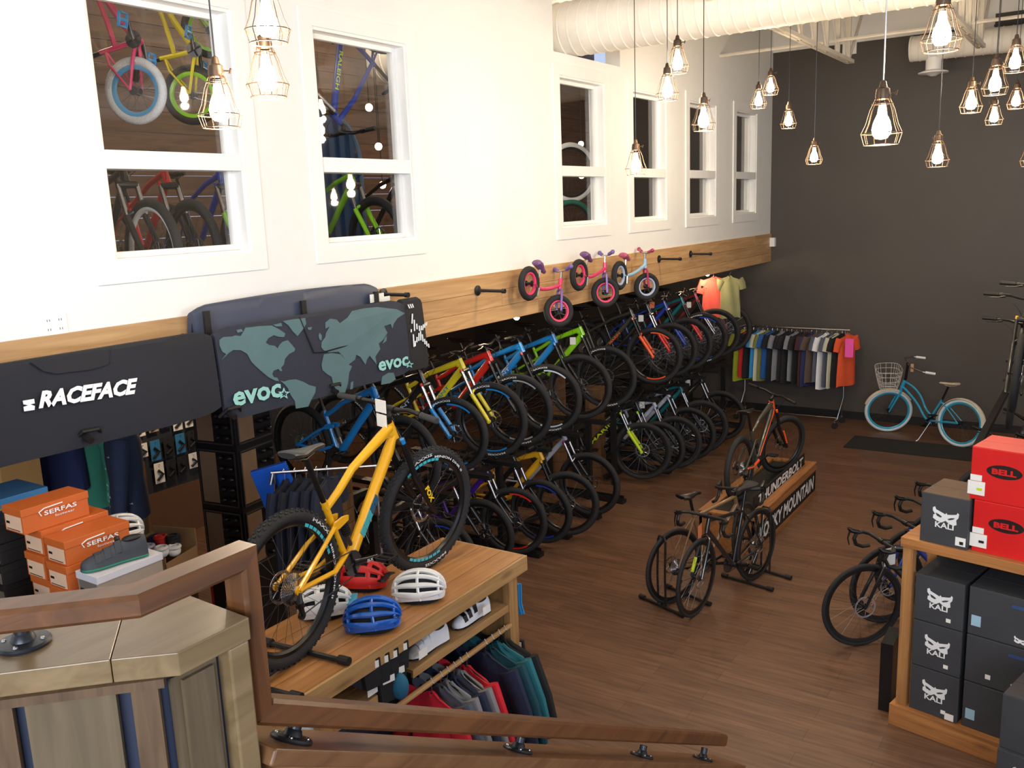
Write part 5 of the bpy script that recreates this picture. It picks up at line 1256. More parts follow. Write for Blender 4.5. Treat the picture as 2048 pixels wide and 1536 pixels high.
# bicycles far right
for i, (fm, lb, x, y, z, kd, h_) in enumerate([(TEA, 'teal mountain bicycle with a lime tipped frame behind the red boxes', 4.00, 8.6, .40, 'mtb27', -100), (LIM, 'black and lime mountain bicycle between the shelf unit and the cruiser', 3.62, 9.9, .37, 'mtb27', -130), (BLK, 'black mountain bicycle with brown wheel between the door mat and the shelf unit', 3.75, 10.9, .37, 'mtb27', -140),
     (BLK, 'black mountain bicycle highest on the right rack, nearest', 3.99, 8.9, 1.90, 'mtb27', -95), (OLV, 'dark mountain bicycle on the right upper rack, second', 3.93, 9.5, 1.60, 'mtb27', -95), (BLK, 'black mountain bicycle on the right upper rack, third', 4.14, 8.8, 1.98, 'mtb', -95)]):
    o = bike('mountain_bicycle', lb, kd, fm, (0, 0, 0), R_(h_), lower=BLK, stan=SATIN, acc=YEL if i == 3 else fm, steer=R_(8), group='mountain bicycles at the right edge')
    place_by_front(o, kd, (x, y, z), R_(h_))
tk, oy_ = None, 0
t = thing('bicycle_rack', 'black two-tier rack at the right edge carrying dark mountain bicycles', 'rack', (4.05, 10.3, 0))
for y in (-1.5, 0, 1.5): part('post', MB().box((-.03, y - .03, 0), (.03, y + .03, 1.25)), BLACK, t, 0)
part('rail', MB().box((-.35, -1.6, 1.19), (-.29, 1.9, 1.245)), BLACK, t, 0); part('rail', MB().box((.2, -1.6, 1.19), (.26, 1.9, 1.245)), BLACK, t, 0)

# ---------------------------------------------------------------- clothes rail by the end wall
RYY = 13.95
cl = thing('clothes_rail', 'chrome rolling clothes rail with shirts in front of the charcoal wall', 'clothes rail', (.6, RYY, 0))
b = MB().use(CHROME).tube([(-.85, 0, 1.50), (.82, 0, 1.50)], .016, 10); part('top_bar', b, None, cl)
for x in (-.8, .75): 
    part('upright', MB().use(CHROME).tube([(x, 0, 1.5), (x, 0, .45), (x - .06, -.1, .12)], .011, 8).tube([(x, 0, .45), (x - .06, .18, .12)], .011, 8), None, cl)
    for y in (-.22, .22): part('castor', MB().use(PLASTIC).cyl((x - .06, y - .02, .045), (x - .06, y + .02, .045), .045, 14).use(CHROME).cyl((x - .06, y, .08), (x - .06, y, .13), .01, 8), None, cl)
    part('foot_bar', MB().use(CHROME).tube([(x - .06, -.25, .12), (x - .06, .25, .12)], .011, 8), None, cl)
part('low_bar', MB().use(CHROME).tube([(-.86, 0, .12), (.69, 0, .12)], .010, 8), None, cl)
SHR = [('lime', 'lime yellow shirt first at the left end of the rail'), ('red', 'red shirt hanging low at the left end of the rail'), ('black', 'black shirt between the red and the sky blue ones'), ('sky', 'sky blue shirt near the left end of the rail'), ('cream', 'cream shirt right of the sky blue one'), ('olive', 'olive shirt behind the cream one'), ('blue', 'bright blue shirt with white side line'), ('black', 'black shirt with a white collar edge'), ('grey', 'grey and black patterned shirt'), ('black', 'plain black shirt in the middle of the rail, left'), ('black', 'plain black shirt in the middle of the rail, right'), ('grey', 'pale grey sleeve shirt in the middle of the rail'), ('black', 'black shirt with white shoulder sign'), ('maroon', 'dark maroon shirt on the rail'), ('navy', 'navy star spotted shirt on the rail'), ('brown', 'brown shirt right of the navy star one'), ('steel', 'slate shirt right of the brown one'), ('white', 'long white shirt near the right end'), ('steel', 'grey blue shirt behind the white one'), ('cream', 'cream short sleeve shirt near the right end'), ('black', 'black shirt near the right end'), ('orange', 'orange shorts coloured shirt last on the rail')]
for i, (c, lb) in enumerate(SHR):
    x = -.22 + 1.60 * i / (len(SHR) - 1); rz = R_(62 + rnd.uniform(-12, 12))
    garment(lb, CT[c], (x, RYY, 1.425), rz, 'shirts on the rolling clothes rail', .42, .72 + .1 * rnd.random() + (.12 if c == 'white' else 0), .2, .028, False, i)
tag(part('price_note', MB().box((1.40, RYY - .2, 1.12), (1.52, RYY - .195, 1.40)), CT['pink'], None, 0), 'pink note card hanging at the right end of the clothes rail', 'card')
# two shirts under the far corner of the band
garment('coral red shirt hung in the far corner under the wood band', CT['coral'], (-.36, 12.95, 2.36), R_(50), None, .40, .60, .2, .04, False, 3)
garment('sage green shirt hung in the far corner beside the coral one', CT['sage'], (-.16, 13.1, 2.36), R_(38), None, .34, .62, .16, .04, False, 5)
b = MB().use(IRON).tube([(-.9, 13.05, 2.46), (.0, 13.05, 2.46)], .012, 8); tag(part('hanging_rod', b), 'dark rod below the wood band holding two shirts in the far corner', 'rod')
# ---------------------------------------------------------------- tailgate pads
PADN = mat('charcoal_blue_pad', (36, 41, 56), .75, bump=.15, bscale=50); PADB = mat('black_pad', (22, 25, 36), .75, bump=.15, bscale=50); PADS = mat('slate_satin_pad', (62, 70, 92), .5, bump=.2, bscale=8)
def fxp(x, y, z, zt): return x + .010 * math.sin(y * 5.1) + .006 * math.sin(y * 11 + 1) * (zt - z) * 2 + .03 * math.sin((zt - z) * 3.0)
def pad(name, lb, y0, y1, zt, zb, x, m, th=.022, back=.28, dz=0.0, arc=.0):
    """padded cover folded over a bar: front sheet, rounded top, short back sheet"""
    t = thing(name, lb, 'tailgate pad', (x, (y0 + y1) / 2, zb)); oy = (y0 + y1) / 2
    rings = []; ny = 30
    for i in range(ny + 1):
        y = y0 + (y1 - y0) * i / ny; e = min(i, ny - i) / ny; rr = .03 * max(0, 1 - e * 20)
        zz = dz * (i / ny - .5); top = zt + zz - rr + arc * math.sin(PI * i / ny); bot = zb + zz + rr
        outer = []; n = 8
        for k in range(n + 1): z = bot + (top - bot) * k / n; outer.append((fxp(x, y, z, zt), z))
        cap = [(x - .015 * q + .0, top + .018 * math.sin(q / 4 * PI)) for q in (1, 2, 3)]
        bk = [(x - .06 - .01 * q, top - back * q / 4) for q in range(5)]
        inner = [(a - th * .9, z) for a, z in reversed(bk)]; 
        loop = outer + cap + bk
        ins = [(a + th if i2 < 5 else a, z) for i2, (a, z) in enumerate(reversed(bk))]
        inn = [(bk[4][0] + th, bk[4][1])] + [(x - .03, top - .05)] + [(a - th, z) for a, z in reversed(outer[:-1])]
        rings.append([(a - x, y - oy, z - zb) for a, z in loop + inn])
    part('padded_sheet', MB().loft(rings), m, t, 50)
    return t, oy
def decal(t, oy, x, zb, zt, pts, m, name, off=.004):
    """outline given as picture points on the pad, lifted onto its front sheet"""
    b = MB(); P = [at(px, py, x=x) for px, py in pts]
    k = len(b.v); n = len(P)
    for o_ in (off, off - .003): b.v += [V((fxp(x, p.y, p.z, zt) - x + o_, p.y - oy, p.z - zb)) for p in P]
    b.face(list(range(n))); b.face([n + i for i in reversed(range(n))])
    for i in range(n): j = (i + 1) % n; b.face([j, i, n + i, n + j])
    return part(name, b, m, t, 0)
XP = .32
rf, oyr = pad('tailgate_pad', 'black pad with white italic lettering hung under the outlet at left', 1.55, 3.29, 2.862, 2.40, XP, PADB)
def wtext(s, m, t, c0, c1, h, oy, x, zb, shear=.0, bold=.03, off=.016):
    a, b_ = at(*c0, x=x), at(*c1, x=x); c = (a + b_) / 2
    return lettering(s, m, t, (off + fxp(0, c.y, c.z, 2.86), c.y - oy, c.z - zb), (0, b_.y - a.y, b_.z - a.z), (0, 0, 1), (b_ - a).length, h, bold=bold, shear=shear)
LW = mat('white_print', (236, 240, 246), .5)
wtext('RACEFACE', LW, rf, (68, 799), (268, 770), .085, oyr, XP, 2.40, .3, .05)
decal(rf, oyr, XP, 2.40, 2.86, [(42, 801), (64, 797), (65, 806), (56, 808), (65, 811), (64, 819), (44, 822), (43, 813), (52, 810), (43, 808)], LW, 'logo_mark', .014)
decal(rf, oyr, XP, 2.40, 2.86, [(60, 724), (215, 697), (212, 728), (180, 738), (110, 747), (85, 742)], mat('black_pad_flap', (24, 26, 34), .75), 'cover_flap', .012)
# slate pad behind, then the map pad and the black star pad
sp, oys = pad('tailgate_pad', 'slate blue pad rising behind the map printed pad, over the white wall', 3.32, 4.93, 2.985, 2.55, .13, PADS, back=.25, arc=.02)
for px, py0, py1 in ((405, 618, 680), (599, 598, 640), (745, 580, 612)):
    a, b_ = at(px, py0, x=.14), at(px, py1, x=.14); part('strap', MB().box((.03, a.y - oys - .02, b_.z - 2.55), (.05, a.y - oys + .02, a.z - 2.55 - .01)), PLASTIC, sp, 0)
ev, oye = pad('tailgate_pad', 'charcoal pad printed with a pale world map and two mint words', 3.31, 4.985, 2.865, 2.335, XP, PADN)
z6 = lambda L: [(360 + a / 3.7926, 560 + b_ / 3.7926) for a, b_ in L]
MAPG = mat('pale_green_print', (82, 112, 118), .7); MINT = mat('mint_print', (150, 208, 202), .6)
LANDS = [
 [(300, 455), (330, 433), (400, 428), (420, 420), (460, 425), (480, 395), (500, 362), (600, 350), (690, 345), (740, 372), (785, 405), (775, 432), (735, 430), (700, 418), (660, 442), (640, 475), (665, 492), (705, 498), (725, 518), (740, 490), (762, 468), (800, 455), (825, 485), (850, 520), (845, 538), (805, 560), (775, 595), (765, 640), (745, 662), (752, 688), (738, 690), (725, 672), (690, 685), (678, 710), (690, 735), (715, 738), (728, 765), (700, 762), (650, 735), (600, 692), (560, 655), (530, 622), (500, 560), (455, 532), (400, 530), (365, 552), (310, 605), (345, 562), (318, 545), (300, 500)],
 [(735, 760), (765, 768), (800, 755), (850, 750), (900, 768), (940, 792), (990, 806), (985, 850), (955, 905), (935, 955), (850, 972), (842, 915), (812, 870), (792, 820), (770, 790)],
 [(772, 312), (850, 297), (938, 288), (942, 330), (918, 370), (872, 425), (842, 392), (812, 345)],
 [(1050, 470), (1082, 432), (1090, 400), (1122, 352), (1088, 368), (1090, 322), (1130, 292), (1180, 300), (1205, 328), (1270, 282), (1305, 235), (1400, 215), (1500, 205), (1640, 222), (1695, 252), (1640, 290), (1612, 330), (1600, 368), (1590, 332), (1540, 350), (1562, 400), (1530, 450), (1492, 480), (1502, 522), (1462, 580), (1470, 640), (1440, 600), (1420, 572), (1400, 600), (1386, 640), (1350, 582), (1320, 566), (1310, 602), (1258, 640), (1212, 572), (1182, 542), (1100, 546), (1062, 530), (1046, 510)],
 [(1062, 562), (1120, 552), (1200, 562), (1232, 602), (1262, 642), (1285, 652), (1262, 702), (1252, 780), (1228, 852), (1172, 848), (1132, 800), (1118, 732), (1082, 712), (1046, 682), (1040, 640)],
 [(1275, 775), (1295, 765), (1290, 822), (1270, 828)], [(1510, 730), (1560, 702), (1600, 702), (1616, 752), (1572, 780), (1502, 792)],
 [(1040, 400), (1055, 420), (1050, 458), (1035, 450), (1030, 420)], [(1556, 420), (1552, 460), (1522, 482), (1540, 442)], [(950, 360), (985, 355), (975, 378), (955, 376)], [(430, 380), (470, 372), (480, 390), (440, 400)], [(700, 340), (760, 325), (765, 350), (720, 352)]]
for L in LANDS: decal(ev, oye, XP, 2.335, 2.865, z6(L), MAPG, 'map_print', .005)
def ev_text(zx0, zy0, zx1, zy1, h):
    a, b_ = z6([(zx0, zy0), (zx1, zy1)]); return a, b_
a, b_ = z6([(370, 905), (735, 830)]); wtext('evoc', MINT, ev, a, b_, .088, oye, XP, 2.335, 0, .03, .012)
a, b_ = z6([(1478, 655), (1705, 610)]); wtext('evoc', MINT, ev, a, b_, .072, oye, XP, 2.335, 0, .03, .012)
def star(cx, cy, r): return z6([(cx + (r if k % 2 == 0 else r * .42) * math.sin(k * PI / 5), cy - (r if k % 2 == 0 else r * .42) * math.cos(k * PI / 5)) for k in range(10)])
for cx, cy, r in ((752, 858, 46), (1706, 638, 30)): decal(ev, oye, XP, 2.335, 2.865, star(cx, cy, r), MINT, 'star_print', .018); decal(ev, oye, XP, 2.335, 2.865, star(cx, cy, r * .5), PADN, 'star_print', .021)
sf = MB(); pts = [at(*q, x=XP) for q in z6([(895, 280), (985, 548), (1060, 545), (1255, 495)])]
part('flap_seam', MB().tube([V((fxp(0, p.y, p.z, 2.865) + .005, p.y - oye, p.z - 2.335)) for p in pts], .005, 5), PLASTIC, ev)
st2, oyt = pad('tailgate_pad', 'black pad with a white dashed star at the right end of the map printed pad', 4.985, 5.205, 2.86, 2.345, XP - .02, mat('black_star_pad', (26, 27, 32), .75))
for (x0, y0), (x1, y1) in [((1742, 255), (1735, 330)), ((1752, 300), (1750, 385)), ((1728, 372), (1726, 395)), ((1768, 330), (1768, 372)), ((1785, 345), (1785, 385)), ((1800, 345), (1797, 380)), ((1815, 335), (1808, 378)), ((1828, 325), (1822, 360)), ((1842, 318), (1836, 345)), ((1740, 410), (1742, 505)), ((1752, 460), (1750, 500)), ((1765, 430), (1762, 470)), ((1780, 400), (1776, 460)), ((1792, 385), (1790, 455)), ((1803, 410), (1806, 465)), ((1817, 445), (1820, 485)), ((1830, 460), (1834, 500)), ((1845, 480), (1848, 510)), ((1715, 185), (1725, 215)), ((1730, 182), (1740, 212)), ((1745, 180), (1752, 208))]:
    decal(st2, oyt, XP - .02, 2.345, 2.86, z6([(x0 - 3, y0), (x0 + 4, y0), (x1 + 4, y1), (x1 - 3, y1)]), LW, 'star_dash', .012)
for y, z, lb in ((3.30, 2.80, 'black pipe holding the pads between the two lettered ones'), (5.1, 2.90, 'black pipe flange above the star pad'), (1.9, 2.80, 'black pipe at the left end under the black pad')): peg(V((.026, y, z)), lb, (.22 if z > 2.6 else .38))
# straps on pads' tags
for pad_, oy_, zb_, px, py in ((rf, oyr, 2.40, 170, 872), (ev, oye, 2.335, 458, 826), (ev, oye, 2.335, 663, 778)):
    q = at(px, py, x=XP + .03); c = V((.02, q.y - oy_, q.z - zb_))
    part('pad_strap', MB().use(PLASTIC).tube([c + V((0, 0, .0)), c + V((.06, .0, -.02))], .018, 10).tube([c + V((-.03, -.04, -.02)), c + V((.03, -.02, .03)), c + V((.02, .07, .025)), c + V((-.02, .11, -.03))], .011, 6), None, pad_)
tag(part('hang_tag', MB().box((.165, 4.80, 2.87), (.168, 4.95, 2.93)).box((.16, 4.93, 2.86), (.163, 5.02, 2.90)), PAPER, None, 0), 'white hang tag at the top right of the map printed pad', 'tag')
# outlets on the white wall
def outlet(p, lb, x2=True):
    t = thing('wall_outlet', lb, 'outlet', p, 0)
    bevel(part('cover_plate', MB().box((0, -.07, -.06), (.006, .07, .06)), TRIMW, t, 0), .002)
    for s in (-1, 1):
        for k in (-1, 1): part('socket_slots', MB().box((.006, s * .032 - .008, k * .024 - .006), (.0075, s * .032 - .005, k * .024 + .006)).box((.006, s * .032 + .005, k * .024 - .006), (.0075, s * .032 + .008, k * .024 + .006)), mat('outlet_grey', (90, 90, 90), .4), t, 0)
outlet(V((.001, 2.55, 2.995)), 'white double wall outlet above the left black pad')
tag(part('thermostat', MB().box((.02, YF - .09, 2.74), (.10, YF - .01, 2.88)), TRIMW, None, 0), 'small white sensor box in the corner at the end of the wood band', 'sensor')
# ---------------------------------------------------------------- shoe box pile at the left
SHZ = 1.455
tbl = thing('side_table', 'dark side table under the piles of shoe boxes at left', 'table', (.3, 2.2, 0))
part('tabletop', MB().box((-.75, -.25, SHZ - .04), (.75, .55, SHZ)), mat('dark_table_top', (60, 44, 34), .5), tbl, 0)
for x in (-.72, .68):
    for y in (-.22, .48): part('leg', MB().box((x, y, 0), (x + .04, y + .04, SHZ - .04)), SATIN, tbl, 0)
OB = mat('orange_shoe_carton', (196, 98, 42), .5, coat=.1, var=.04); OBL = mat('pale_end_label', (226, 190, 160), .6)
def shoebox(lb, x1, y0, z1, body, lid, w=.165, L=.33, h=.1235, txt=None, rz=0.0, group='orange shoe boxes', tcol=None, end=OBL, name='shoe_box'):
    """x1 is the side facing the camera, y0 the labelled end, z1 the lid top"""
    t = thing(name, lb, 'shoe box', (x1, y0, z1 - h), rz, group)
    bevel(part('box_body', MB().box((-w, 0, 0), (0, L, h - .035)), body, t, 0), .002)
    bevel(part('lid', MB().box((-w - .004, -.004, h - .036), (.004, L + .004, h)), lid, t, 0), .002)
    part('end_label', MB().box((-w + .012, -.0015, .008), (-.012, 0, h - .04)), end, t, 0)
    part('label_print', MB().box((-w + .02, -.0025, .04), (-w + .05, -.0015, .052)).box((-w + .02, -.0025, .012), (-.03, -.0015, .016)), PLASTIC, t, 0)
    if txt:
        lettering(txt, tcol or WHITE, t, (.0055, L * .56, h - .028 - .018), (0, 1, 0), (0, 0, 1), L * .5, .022, bold=.02)
        if txt == 'SERFAS':
            lettering('footwear', tcol or WHITE, t, (.0025, L * .62, h - .072), (0, 1, 0), (0, 0, 1), L * .3, .013)
            part('logo_swoosh', MB().tube([(.006, L * .27, h - .055), (.006, L * .24, h - .035), (.006, L * .32, h - .022), (.006, L * .6, h - .018)], .003, 5), WHITE, t)
    return t
Z = [2.20 - .1242 * i for i in range(7)]
shoebox('orange shoe box with white lettering, topmost of the left pile', .43, 2.03, Z[0], OB, OB, txt='SERFAS')
shoebox('orange shoe box second from the top of the left pile', .45, 2.10, Z[1], OB, OB, txt='SERFAS', L=.34)
for i, l in ((2, 'third'), (3, 'fourth'), (4, 'fifth'), (5, 'sixth')): shoebox('orange shoe box %s from the top of the left pile' % l, .455 + .004 * (i % 2), 2.07 + .01 * i, Z[i], OB, OB, txt='SERFAS')
z2 = [2.055 - .12 * i for i in range(6)]
shoebox('orange shoe box with a shoe beside it, topmost of the middle pile', .64, 2.10, z2[0], OB, OB, txt='SERFAS', h=.1195)
for i, l in ((1, 'second'), (2, 'third'), (3, 'fourth'), (4, 'lowest visible')): shoebox('orange shoe box %s in the middle pile' % l, .648 - .003 * i, 2.09, z2[i], OB, OB, txt='SERFAS', h=.1195)
GB = mat('warm_grey_carton', (150, 138, 124), .6); GL = mat('pale_grey_lid', (206, 206, 214), .5)
shoebox('pale grey shoe box carrying the dark green soled shoe', .84, 2.12, 1.915, GB, GL, h=.13, L=.34, group='grey shoe box', end=mat('grey_photo_label', (110, 104, 98), .6))
for i, l in ((0, 'upper'), (1, 'middle'), (2, 'lowest')): shoebox('orange shoe box under the pale grey one, %s' % l, .87, 2.13 + .01 * i, 1.785 - i * .11, OB, OB, txt='SERFAS', h=.1095)
p = at(180, 1090, z=1.92)
shoe('dark grey cycling shoe with green sole on the pale grey shoe box', BU, GS, (.765, 2.27, 1.919), R_(-105), 1.08, group='dark shoe on boxes')
TB = mat('black_shoe_carton', (30, 28, 28), .5)
for i in range(6):
    t = shoebox('black shoe box %s in the dark pile at the left edge' % ['topmost', 'second from the top', 'third from the top', 'fourth from the top', 'fifth from the top', 'lowest'][i], .16 + .01 * (i % 3), 2.02 + .01 * (i % 2), 2.08 - i * .1042, TB, TB, w=.2, h=.1035, group='black shoe boxes', end=mat('dark_end_print', (112, 102, 92), .6))
    if i in (2, 4): lettering('TIME', mat('red_print', (210, 90, 60), .5), t, (-.13, -.003, .075), (1, 0, 0), (0, 0, 1), .09, .018, bold=.03)
BT = mat('blue_tray_plastic', (70, 130, 180), .4)
shoebox('blue lidded box lying flat behind the orange boxes', -.06, 2.12, 2.135, BT, BT, w=.30, L=.30, h=.05, group='blue flat box', end=BT)
q = at(12, 1110, x=.45); tag(part('blue_binder', MB().box((.36, 1.72, 1.46), (.62, 1.80, 1.86)), mat('strong_blue_card', (20, 90, 200), .4), None, 0), 'bright blue upright board in the lower left behind the handrail', 'board')
for x, y in ((.41, 1.9), ): 
    pass
SHF = thing('plinth_shelf', 'dark box shelf carrying the bright blue board', 'shelf', (.45, 1.76, 0)); part('shelf_body', MB().box((-.15, -.12, 0), (.25, .1, 1.46)), mat('dark_table_top', (60, 44, 34), .5), SHF, 0)
# helmet behind the boxes
q = at(232, 1068, d=4.9); q.z = 1.785; 
stp = thing('carton_stack', 'plain brown carton stack behind the pale grey shoe box', 'carton', (q.x - .02, q.y, 0)); part('box_body', MB().box((-.09, -.09, 0), (.09, .09, q.z)), CARD, stp, 0)
helmet('white helmet with dark vents resting behind the shoe boxes', HW, HL, (q.x, q.y, q.z + .003), R_(60), 5, .9, group='helmet behind the boxes')
# cardboard tub with socks
p = at(322, 1122, d=6.0)
tb = thing('cardboard_bin', 'tilted open cardboard bin full of rolled socks', 'bin', (p.x, p.y, p.z - .10), R_(18))
w_ = .17; b = MB()
for lo, hi in (((-w_, -w_, 0), (w_, -w_ + .006, .2)), ((-w_, w_ - .006, 0), (w_, w_, .28)), ((-w_, -w_, 0), (-w_ + .006, w_, .24)), ((w_ - .006, -w_, 0), (w_, w_, .16)), ((-w_, -w_, 0), (w_, w_, .006))): b.box(lo, hi)
part('bin_walls', b, CARD, tb, 0)
part('stand', MB().box((-.15, -.15, -(p.z - .10)), (.15, .15, 0)), mat('dark_table_top', (60, 44, 34), .5), tb, 0)
for i, (dx, dy, dz, m, lb) in enumerate([(.06, -.06, .19, CT['white'], 'white rolled sock bundle at the front of the cardboard bin'), (-.05, -.05, .19, mat('lilac_white_cloth', (190, 190, 220), .8), 'pale lilac sock bundle in the cardboard bin'), (-.02, .05, .22, CT['red'], 'red sock bundle in the cardboard bin'), (.06, .07, .22, CT['black'], 'black sock bundle with white pattern in the cardboard bin'), (.10, .02, .17, CT['white'], 'second white rolled sock bundle in the cardboard bin'), (-.09, .09, .2, CT['navy'], 'navy sock bundle in the back of the cardboard bin')]):
    c, s = math.cos(R_(18)), math.sin(R_(18)); L_ = V((p.x + dx * c - dy * s, p.y + dx * s + dy * c, p.z - .10 + dz))
    t = thing('sock_bundle', lb, 'socks', L_, rnd.random() * 3, 'sock bundles in the cardboard bin')
    part('rolled_sock', MB().ball((0, 0, 0), 1, 14, 8, (.05, .04, .04)), m, t); part('sock_cuff', MB().tube(circ(.035, 14), .014, 8, closed=True), m, t, M=Matrix.Translation((0, 0, .03)) @ Matrix.Rotation(PI / 2, 4, 'X'))
# ---------------------------------------------------------------- mannequins
def ell(cx, cy, z, a, b_, n=20, rz=0.0): return [(cx + a * math.cos(t) * math.cos(rz) - b_ * math.sin(t) * math.sin(rz), cy + a * math.cos(t) * math.sin(rz) + b_ * math.sin(t) * math.cos(rz), z) for t in [2 * PI * k / n for k in range(n)]]
def mannequin(lb, loc, rz, shirtm, pantm, collar=None, dots=False, hip=.92, sh=1.52):
    t = thing('mannequin', lb, 'mannequin', loc, rz)
    rings = [ell(0, 0, z, a, b_) for z, a, b_ in ((hip - .12, .205, .15), (hip, .20, .145), (hip + .18, .19, .13), (hip + .38, .215, .14), (sh - .1, .225, .135), (sh - .02, .19, .11), (sh + .02, .09, .07), (sh + .06, .06, .055))]
    part('shirt', MB().loft(rings), shirtm, t)
    for s in (-1, 1): part('sleeve', MB().tube([(s * .19, 0, sh - .07), (s * .26, 0, sh - .2), (s * .285, -.02, sh - .45), (s * .27, -.05, sh - .68)], [.075, .07, .055, .045], 12), shirtm, t)
    for s in (-1, 1): part('trouser_leg', MB().loft([ell(s * .085, 0, z, a, a * 1.15) for z, a in ((hip - .02, .105), (hip - .2, .10), (hip - .45, .085), (.08, .07))]), pantm, t)
    part('neck', MB().cyl((0, 0, sh), (0, 0, sh + .12), .05, 14), mat('mannequin_skin', (200, 190, 176), .5), t)
    part('base_plate', MB().cyl((0, 0, 0), (0, 0, .012), .2, 28), CHROME, t)
    if collar: part('collar', MB().tube([(-.07, -.05, sh + .03), (-.04, -.085, sh + .0), (0, -.10, sh - .05), (.04, -.085, sh + .0), (.07, -.05, sh + .03)], .018, 8, 1.4), collar, t)
    if dots:
        b = MB().use(WHITE); r = random.Random(4)
        for k in range(34):
            a = r.uniform(-PI, 0.3); z = r.uniform(hip - .08, sh - .1); rx, ry = .222, .147
            c = V((rx * math.cos(a), ry * math.sin(a), z)); tx = V((-math.sin(a), math.cos(a), 0))
            b.tube([c - tx * .012 + V((0, 0, .004)), c + tx * .012 - V((0, 0, .003))], .0022, 4); b.tube([c, c + tx * .006 + V((0, 0, .011))], .002, 4)
        part('bird_print', b, None, t)
    return t
p = at(274, 1118, d=7.3); mannequin('mannequin in navy bird print shirt and khaki trousers behind the shoe boxes', (p.x, p.y, 0), R_(-40), cloth('dark_navy_shirt', (44, 56, 84)), CT['khaki'], mat('pale_blue_collar', (150, 170, 220), .7), True, hip=p.z + .50, sh=p.z + 1.10)
p = at(180, 1010, d=8.0); mannequin('mannequin in green and teal shirt with blue jeans below the lettered pad', (p.x, p.y, 0), R_(20), CT['mint'], CT['jeans'], CT['green'], False, hip=p.z + .12, sh=p.z + .75)
for px, c, lb in ((112, 'navy', 'dark navy coat hanging under the lettered pad'), (48, 'brown', 'dark brown coat hanging at the left edge under the lettered pad')):
    p = at(px, 870, d=7.6); garment(lb, CT[c] if c == 'navy' else cloth('dusk_brown', (58, 46, 40)), (p.x, p.y, 2.2), R_(70), None, .42, .95, .4, .07, True, 8, 'hanging_coat', 'coat')
rod = MB().use(IRON).tube([at(20, 850, d=7.6).xy.to_3d() + V((0, 0, 2.28)), at(140, 850, d=7.6).xy.to_3d() + V((0, 0, 2.28))], .012, 8); tag(part('hanging_rod', rod), 'dark rod holding two coats under the lettered pad', 'rod')
p = at(18, 945, d=7.0); t = thing('tan_carton', 'tan cardboard box at the left edge behind the black shoe boxes', 'box', (p.x, p.y, 0), R_(20)); part('box_body', MB().box((-.25, -.2, 0), (.12, .2, p.z + .22)), mat('tan_carton', (196, 150, 90), .8), t, 0)
# small goods shelf between the mannequins
p = at(196, 940, d=9.6); sh_ = thing('goods_shelf', 'wooden shelf with bright packets between the two mannequins', 'shelf', (p.x, p.y, 0), R_(30))
for z in (.75, 1.15, 1.55, 1.95): part('shelf_board', MB().box((-.45, -.15, z - .02), (.45, .15, z)), wood('dim_shelf_boards', (120, 88, 56), (92, 64, 40), 'X', .6, 1, .1), sh_, 0)
for x in (-.45, .43): part('side_panel', MB().box((x, -.15, 0), (x + .02, .15, 2.1)), wood('dim_shelf_boards', (120, 88, 56), (92, 64, 40), 'X', .6, 1, .1), sh_, 0)
r5 = random.Random(11); cs = [('red', CT['red']), ('yellow', mat('yellow_pack', (230, 170, 30), .5)), ('orange', CT['orange']), ('black', CT['black']), ('white', CT['white'])]
for zi, z in enumerate((.75, 1.15, 1.55)):
    for k in range(6):
        nm, m = cs[r5.randrange(5)]; x = -.38 + k * .145; c, s = math.cos(R_(30)), math.sin(R_(30))
        t = thing('small_packet', '%s packet number %s from the left on the %s board of the goods shelf' % (nm, ['one', 'two', 'three', 'four', 'five', 'six'][k], ['low', 'middle', 'high'][zi]), 'packet', (p.x + x * c + .08 * s, p.y + x * s - .08 * c, z), R_(30), 'packets on the goods shelf')
        bevel(part('carton', MB().box((-.055, -.04, 0), (.055, .04, .12 + .1 * r5.random())), m, t, 0), .004)
# wall of packaged parts
XB = -4.0
pb = thing('parts_board', 'dark peg board wall covered with packaged bicycle parts under the pads', 'board', (XB, 6.4, 0)); part('board_panel', MB().box((-.03, -3.4, .57), (0, 3.0, 2.45)), mat('dark_peg_board', (44, 46, 52), .6), pb, 0); part('base_strip', MB().box((-.03, -3.4, 0), (.02, 3.0, .57)), mat('brown_base', (96, 66, 44), .6), pb, 0)
WD = [('white', PAPER), ('white', PAPER), ('black', CT['black']), ('blue', mat('blue_pack', (50, 120, 170), .5)), ('kraft', mat('kraft_pack', (176, 150, 110), .6))]
k = 0; rows = ['top', 'second', 'third', 'lowest']
for zi, z in enumerate((1.66, 1.40, 1.14, .88)):
    for j in range(13):
        if r5.random() < .08: continue
        nm, m = WD[r5.choice((0, 0, 1, 2, 3, 4))]; h = r5.uniform(.12, .2); y = 4.9 + j * .155 + r5.uniform(-.01, .01)
        t = thing('parts_pack', '%s packaged part in the %s row of the peg board, place %s from the left' % (nm, rows[zi], ['one', 'two', 'three', 'four', 'five', 'six', 'seven', 'eight', 'nine', 'ten', 'eleven', 'twelve', 'thirteen'][j]), 'packaged part', (XB + .06, y, z), 0, 'packaged parts on the peg board')
        part('backing_card', MB().box((-.004, -.06, -h), (0, .06, .03)), m, t, 0); part('hook', MB().use(CHROME).tube([(-.06, 0, .01), (.02, 0, .01)], .004, 5), None, t)
        part('part_inside', MB().tube([(.015, -.04, -h * .8), (.02, .03, -h * .5), (.015, -.02, -h * .25)], .016, 6), PLASTIC, t)
